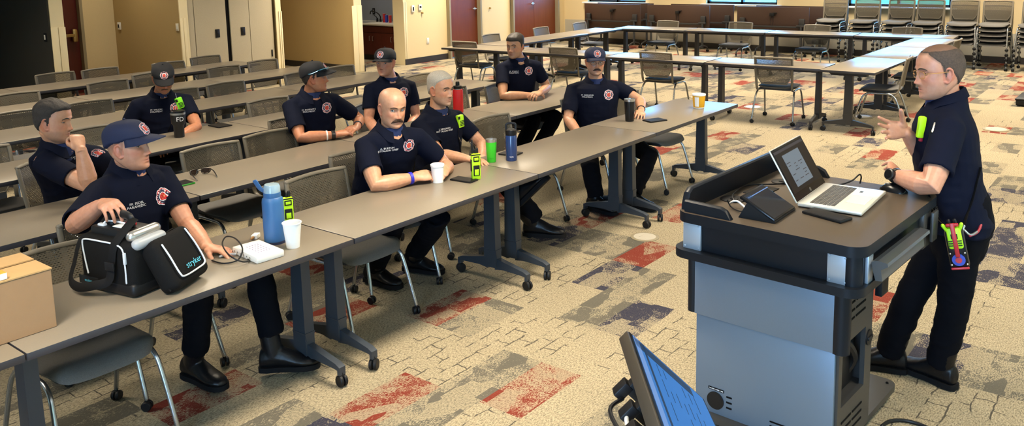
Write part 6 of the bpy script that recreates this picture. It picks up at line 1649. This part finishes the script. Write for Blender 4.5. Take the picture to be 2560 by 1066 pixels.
# -- the presenter standing at the lectern
heel, toe = Zp(2388, 978, 0), Zp(2240, 912, 0)
fd = (toe-heel).normalized(); an_near = heel+fd*.085+UP*.10
toe2 = Zp(2188, 900, 0); fd2 = V((-.25, 1, 0)).normalized(); an_far = Zp(2222, 880, .10)
pelv = D(2398, 545, 3.93)
PEOPLE['presenter'] = pr = person(dict(key='presenter', stand=True, label='standing presenter with glasses gesturing beside the lectern', head=(2347, 178, 3.84, -66, -5, -2), N=(2364, 268, 3.88), tyaw=-84, hsc=1.05, bulk=1.04, pelvis=pelv, shw=.165, drop=.075,
    armL=dict(E=D(2328, 466, 3.62), W=D(2232, 438, 3.82), f=D(2240, 416, 3.92)-D(2232, 438, 3.82), n=V((-.75, -.3, .1)), curl=(20, 30, 20), thumb=(15, 5, 5), sleeve=.74),
    armR=dict(E=D(2336, 424, 4.02), W=D(2264, 330, 3.86), f=D(2185, 320, 3.80)-D(2264, 330, 3.86), n=V((.62, .75, -.18)), curl=(12, 14, 10), spread=7, thumb=(48, 8, 5), sleeve=.85, each=[(4, 8, 6), (10, 12, 10), (14, 16, 12), (18, 20, 14)]),
    legL=dict(K=D(2384, 770, 3.95), A=an_near, toe=fd, hem=an_near+UP*.01), legR=dict(K=D(2278, 738, 4.10), A=an_far, toe=fd2, hem=an_far+UP*.0),
    tone=SK_P, stubble=.22, gaze=(-.1, -.1), lid=(8, -12), browm='hairbrown', scalp=(.080, .056, -.028, -.062, (.13, .075, .048), .82), hair=dict(m='hairthin', zf=.085, zt=.060, zs=-.028, zn=-.066, thick=.003, side=.0045, amp=.003, bald=.088),
    glasses='gold', patch=False, legw=.97, wrinkle=.006, chest=.03, armk=1.06))
off = pr['off']; R_ = pr['root']
band(pr, 'L', .90, .026, 'watchblk', 'watch_strap', .032)
S, E, W = pr['arms']['L']; d_ = (W-E).normalized(); p = E.lerp(W, .90); cd = (CAM-p).normalized(); cd = (cd-d_*cd.dot(d_)).normalized()
g = G(); g.tube([p+cd*.030, p+cd*.036, p+cd*.047, p+cd*.050], [.024, .026, .026, .022], 24, caps=None); wt = g.build('watch_case', 'watchblk', R_, off=off)
g = G(); g.tube([p+cd*.049, p+cd*.0515], [.019, .0185], 24, caps=None); g.build('watch_face', 'blackgloss', wt, off=off)
# radio strap over the back and along the side
T = pr['T']
def on_shirt(px, py, dep=3.2, lift=.006):
    d = ray(px, py); hit = T.ray_cast(CAM, d, 12)
    return hit[0]-d.normalized()*lift if hit[0] else None
sp_ = [q for q in (on_shirt(x, y) for x, y in ((2440, 262), (2450, 300), (2455, 340), (2455, 380), (2450, 420), (2440, 460), (2430, 500), (2418, 535))) if q]
sp_.append(D(2410, 565, 3.68))
g = G(); g.tube(smooth_path(sp_, 4), (.014, .003), 8, ref=CR); g.build('radio_strap', 'strapblk', R_, off=off)
g = G(); g.tube(smooth_path([D(2318, 478, 3.70), D(2330, 510, 3.70), D(2345, 545, 3.68), D(2372, 572, 3.68)], 5), (.013, .003), 8, ref=CR); g.build('leather_strap', 'boot', R_, off=off)
g = G(); g.tube(smooth_path([D(2410, 565, 3.68), D(2405, 580, 3.68), D(2398, 592, 3.68)], 4), .006, 8); g.tube(smooth_path([D(2372, 572, 3.68), D(2382, 588, 3.68)], 3), .006, 8); g.tube(smooth_path([D(2410, 575, 3.68), D(2426, 588, 3.68), D(2442, 580, 3.70)], 3), .005, 8); g.build('snap_hook', 'steel', R_, off=off)
M['redstrap'] = mat('strap_red', (.30, .012, .03), .5)
g = G(); g.tube(smooth_path([D(2425, 590, 3.68), D(2446, 578, 3.72), D(2456, 545, 3.80), D(2456, 515, 3.86)], 4), .006, 8); g.build('red_strap', 'redstrap', R_, off=off)
# radio in its holster at the hip
rl = thing('handheld_radio', 'lime and red radio hanging in a black holster at the presenter\'s hip', 'radio', D(2402, 615, 3.655)-V((0, 0, .075)))
ro = rl.location.copy(); tc = (CAM-ro); tc.z = 0; tc.normalize(); rx = V((-tc.y, tc.x, 0)); tz = (UP+rx*-.22+tc*.0).normalized()
Tr = basis(rx, -tc, UP, V((0, 0, 0))) @ Matrix.Rotation(-.22, 4, 'Y')
g = G(Tr); g.box((0, 0, .065), (.075, .045, .17), bev=.012); g.build('holster', 'boot', rl)
g = G(Tr); g.box((0, -.018, .115), (.058, .030, .095), bev=.010); 
for s_ in (-1, 1): g.tube([(s_*.024, -.02, .15), (s_*.036, -.025, .175)], .008, 8)
g.build('radio_body', 'lime', rl)
g = G(Tr); g.box((0, -.034, .125), (.026, .004, .022), bev=.002)
for k in range(3): g.box((.018, -.034, .085+.010*k), (.016, .004, .004)); g.box((-.018, -.034, .085+.010*k), (.016, .004, .004))
for s_ in (-1, 1): g.tube([(s_*.012, -.01, .16), (s_*.012, -.01, .19)], .007, 8)
g.build('grille', 'blackp', rl)
M['bred'] = mat('holster_red', (.42, .015, .02), .4); M['bblue'] = mat('holster_blue', (.02, .05, .40), .4)
g = G(Tr); g.box((.0, -.030, .175), (.05, .012, .014), bev=.004); g.box((0, -.036, .11), (.018, .006, .15), bev=.003); g.build('red_trim', 'bred', rl); g = G(Tr); g.box((0, -.026, -.018), (.070, .01, .010), bev=.003); g.build('red_edge', 'bred', rl)
g = G(Tr); g.tube([(0, -.022, .020), (0, -.030, .020)], .026, 20, caps=None); g.build('blue_disc', 'bblue', rl)
g = G(Tr); g.tube([(0, -.030, .020), (0, -.0335, .020)], .013, 16, caps=None); g.build('red_disc', 'bred', rl)
g = G(Tr)
for x, z_ in ((-.028, .05), (.028, .05), (-.03, .0), (.03, .0), (0, .045)): g.ball((x, -.030, z_), .0045, nu=8, nv=5)
g.build('rivet', 'steel', rl)
# lime mic on the chest, pen in the sleeve pocket, coiled cord, belt
q = D(2303, 318, 3.80); mc = thing('radio_microphone', 'lime radio microphone clipped to the presenter\'s chest', 'microphone', q)
g = G(Matrix.Rotation(math.atan2(CR.y, CR.x), 4, 'Z') @ Matrix.Rotation(.10, 4, 'Y')); g.box((0, 0, 0), (.034, .026, .100), bev=.009); g.build('case', 'lime', mc)
g = G(Matrix.Rotation(math.atan2(CR.y, CR.x), 4, 'Z') @ Matrix.Rotation(.10, 4, 'Y')); g.box((.006, 0, -.056), (.014, .016, .018), bev=.003); g.build('cable_stub', 'redstrap', mc)
a_, b_ = on_shirt(2337, 308, lift=.007), on_shirt(2331, 330, lift=.007)
if a_ and b_: g = G(); g.tube([a_, b_], .0045, 8); o = g.build('pen', 'steel', R_, off=off)
g = G(); pts = []
for k in range(70):
    t = k/69; p = D(2308+30*t+18*math.sin(t*3), 470+95*t, 3.74); pts.append(p+CR*(.006*math.cos(k*1.6))+CU*(.006*math.sin(k*1.6)))
g.tube(pts, .0022, 5); g.build('coiled_cord', 'blackp', R_, off=off)
# lime microphones of the seated men
def chest_mic(pr, px, py, lab, rot=.25):
    d = ray(px, py); hit = pr['T'].ray_cast(CAM, d, 14); q = hit[0]-d.normalized()*.012 if hit[0] else D(px, py, pr['H'].c.length)
    mc = thing('radio_microphone', lab, 'microphone', q); Tm = basis(-pr['rt'], -pr['fw'], UP, V((0, 0, 0))) @ Matrix.Rotation(rot, 4, 'Y') @ Matrix.Rotation(.25, 4, 'X')
    Tm = basis(-pr['rt'], -pr['fw'], UP, V((0, 0, 0))) @ Matrix.Rotation(-rot, 4, 'Y')
    g = G(Tm); g.box((0, 0, 0), (.058, .032, .095), bev=.008); g.build('case', 'limegreen' if 'looking' in lab else 'lime', mc)
    g = G(Tm)
    for k in range(4): g.box((.004, -.0165, -.030+.011*k), (.038, .003, .005))
    g.box((-.020, -.017, .030), (.018, .004, .022), bev=.002); g.build('speaker_slots', 'blackp', mc)
    return mc, Tm, q
pw_ = PEOPLE['wilson']; chest_mic(pw_, 449, 258, 'lime radio microphone on the chest of the man looking down', .25)
def strip(pr, pts, w, m, name, lift=.004):
    P = []
    for x, y in pts:
        d = ray(x, y); hit = pr['T'].ray_cast(CAM, d, 14)
        if hit[0]: P.append(hit[0]-d.normalized()*lift)
    if len(P) > 1: g = G(); g.tube(smooth_path(P, 4), (w, .002), 8, ref=CR); return g.build(name, m, pr['root'], off=pr['off'])
strip(pw_, ((434, 224), (439, 236), (442, 250), (440, 266), (437, 280)), .010, 'piping', 'reflective_strap')
strip(pw_, ((436, 285), (432, 300), (424, 318), (420, 330)), .004, 'blackp', 'radio_cord')
pg_ = PEOPLE['grey']; chest_mic(pg_, 1150, 303, 'lime radio microphone on the chest of the grey haired man', .1)
strip(pg_, ((1146, 322), (1146, 340), (1150, 360), (1152, 378)), .009, 'boot', 'leather_strap'); strip(pg_, ((1148, 345), (1153, 355), (1156, 365)), .005, 'steel', 'snap_hook')
# ------------------------------------------------------------------ light
SPR = 125
def area(name, loc, sx, sy, power, col, rot=(0, 0, 0)):
    l = bpy.data.lights.new(name, 'AREA'); l.shape = 'RECTANGLE'; l.size = sx; l.size_y = sy; l.energy = power; l.color = col; l.spread = math.radians(SPR)
    o = bpy.data.objects.new(name, l); COL.objects.link(o); o.location = loc; o.rotation_euler = rot; return o
WARM = (1., .86, .66)
M['troffer'] = mat('ceiling_lamp_diffuser', (.8, .8, .78), .6, emit=(1., .88, .70), estr=4.)
LAMPS = []
for x in (-2.5, .7, 3.9, 7.1, 10.3, 13.3):
    for y in (-3.4, -.6, 2.4, 5.4, 8.2):
        k = 1.0
        if x < 5.0 and y > 5: k = .40
        if x < 1.0 and y > 2: k = .62
        if x > 5: k = 1.15
        if 3 < x < 5: k *= .8
        if y < -3 and x < 3: k *= .6
        LAMPS.append((x, y, k))
for i, (x, y, k) in enumerate(LAMPS):
    t = thing('ceiling_lamp', 'recessed ceiling lamp panel above the room', 'lamp', (x, y, H-.012), 0, 'ceiling lamp panels')
    g = G(); g.box((0, 0, 0), (1.24, .64, .02), bev=.003); g.build('lamp_frame', 'whitep', t)
    area('ceiling_light', (x, y, H-.04), 1.1, .5, 78*k, WARM)
area('ceiling_light', (9.3, 10.6, H-.05), .8, .8, 16, (1., .9, .75))
area('ceiling_light', (7.2, 10.5, H-.05), .6, .6, 10, WARM)
area('ceiling_light', (3.9, 10.3, H-.05), .6, .6, 14, WARM)
for n, (y0, y1) in enumerate(WINS):
    l = bpy.data.lights.new('window_portal', 'AREA'); l.shape = 'RECTANGLE'; l.size = y1-y0; l.size_y = WT-SILL; l.cycles.is_portal = True
    o = bpy.data.objects.new('window_portal', l); COL.objects.link(o); o.location = (XW+.2, (y0+y1)/2, (SILL+WT)/2); o.rotation_euler = (0, PI/2, 0)
w = bpy.data.worlds.new('sky'); SC.world = w; w.use_nodes = True; nt = w.node_tree; bg = nt.nodes['Background']
bg.inputs['Color'].default_value = (.12, .48, 1., 1); bg.inputs['Strength'].default_value = 20.
# camera
cd = bpy.data.cameras.new('camera'); cam = bpy.data.objects.new('camera', cd); COL.objects.link(cam)
cd.sensor_width = 36; cd.lens = F/2560*36; cd.shift_y = -(533-CY)/2560; cd.clip_start = .05; cd.clip_end = 300
cam.matrix_world = Matrix(((CR.x, CU.x, -CF.x, CAM.x), (CR.y, CU.y, -CF.y, CAM.y), (CR.z, CU.z, -CF.z, CAM.z), (0, 0, 0, 1)))
SC.camera = cam
vs_ = SC.view_settings; vs_.view_transform = 'Standard'; vs_.look = 'None'; vs_.gamma = 1; vs_.use_curve_mapping = False; vs_.exposure = 0.08
SC.display_settings.display_device = 'sRGB'
c_ = SC.cycles
c_.use_denoising = True; c_.max_bounces = 6; c_.diffuse_bounces = 3; c_.glossy_bounces = 3; c_.transparent_max_bounces = 12; c_.transmission_bounces = 3
c_.sample_clamp_indirect = 6; c_.caustics_reflective = False; c_.caustics_refractive = False
# added fill lamps on the south side (behind the lectern): cool, soft, no window there
for x in (-3.2, .4, 4.0): area('south_cool_fill', (x, -5.62, 1.7), 2.2, 1.2, 70, (.26, .56, 1.), (-PI/2, 0, 0))
area('west_cool_fill', (-5.40, -3.0, 1.6), 3.4, 1.8, 190, (.38, .64, 1.), (0, -PI/2, 0))  # added bluish fill for the lectern front; the west wall has no window
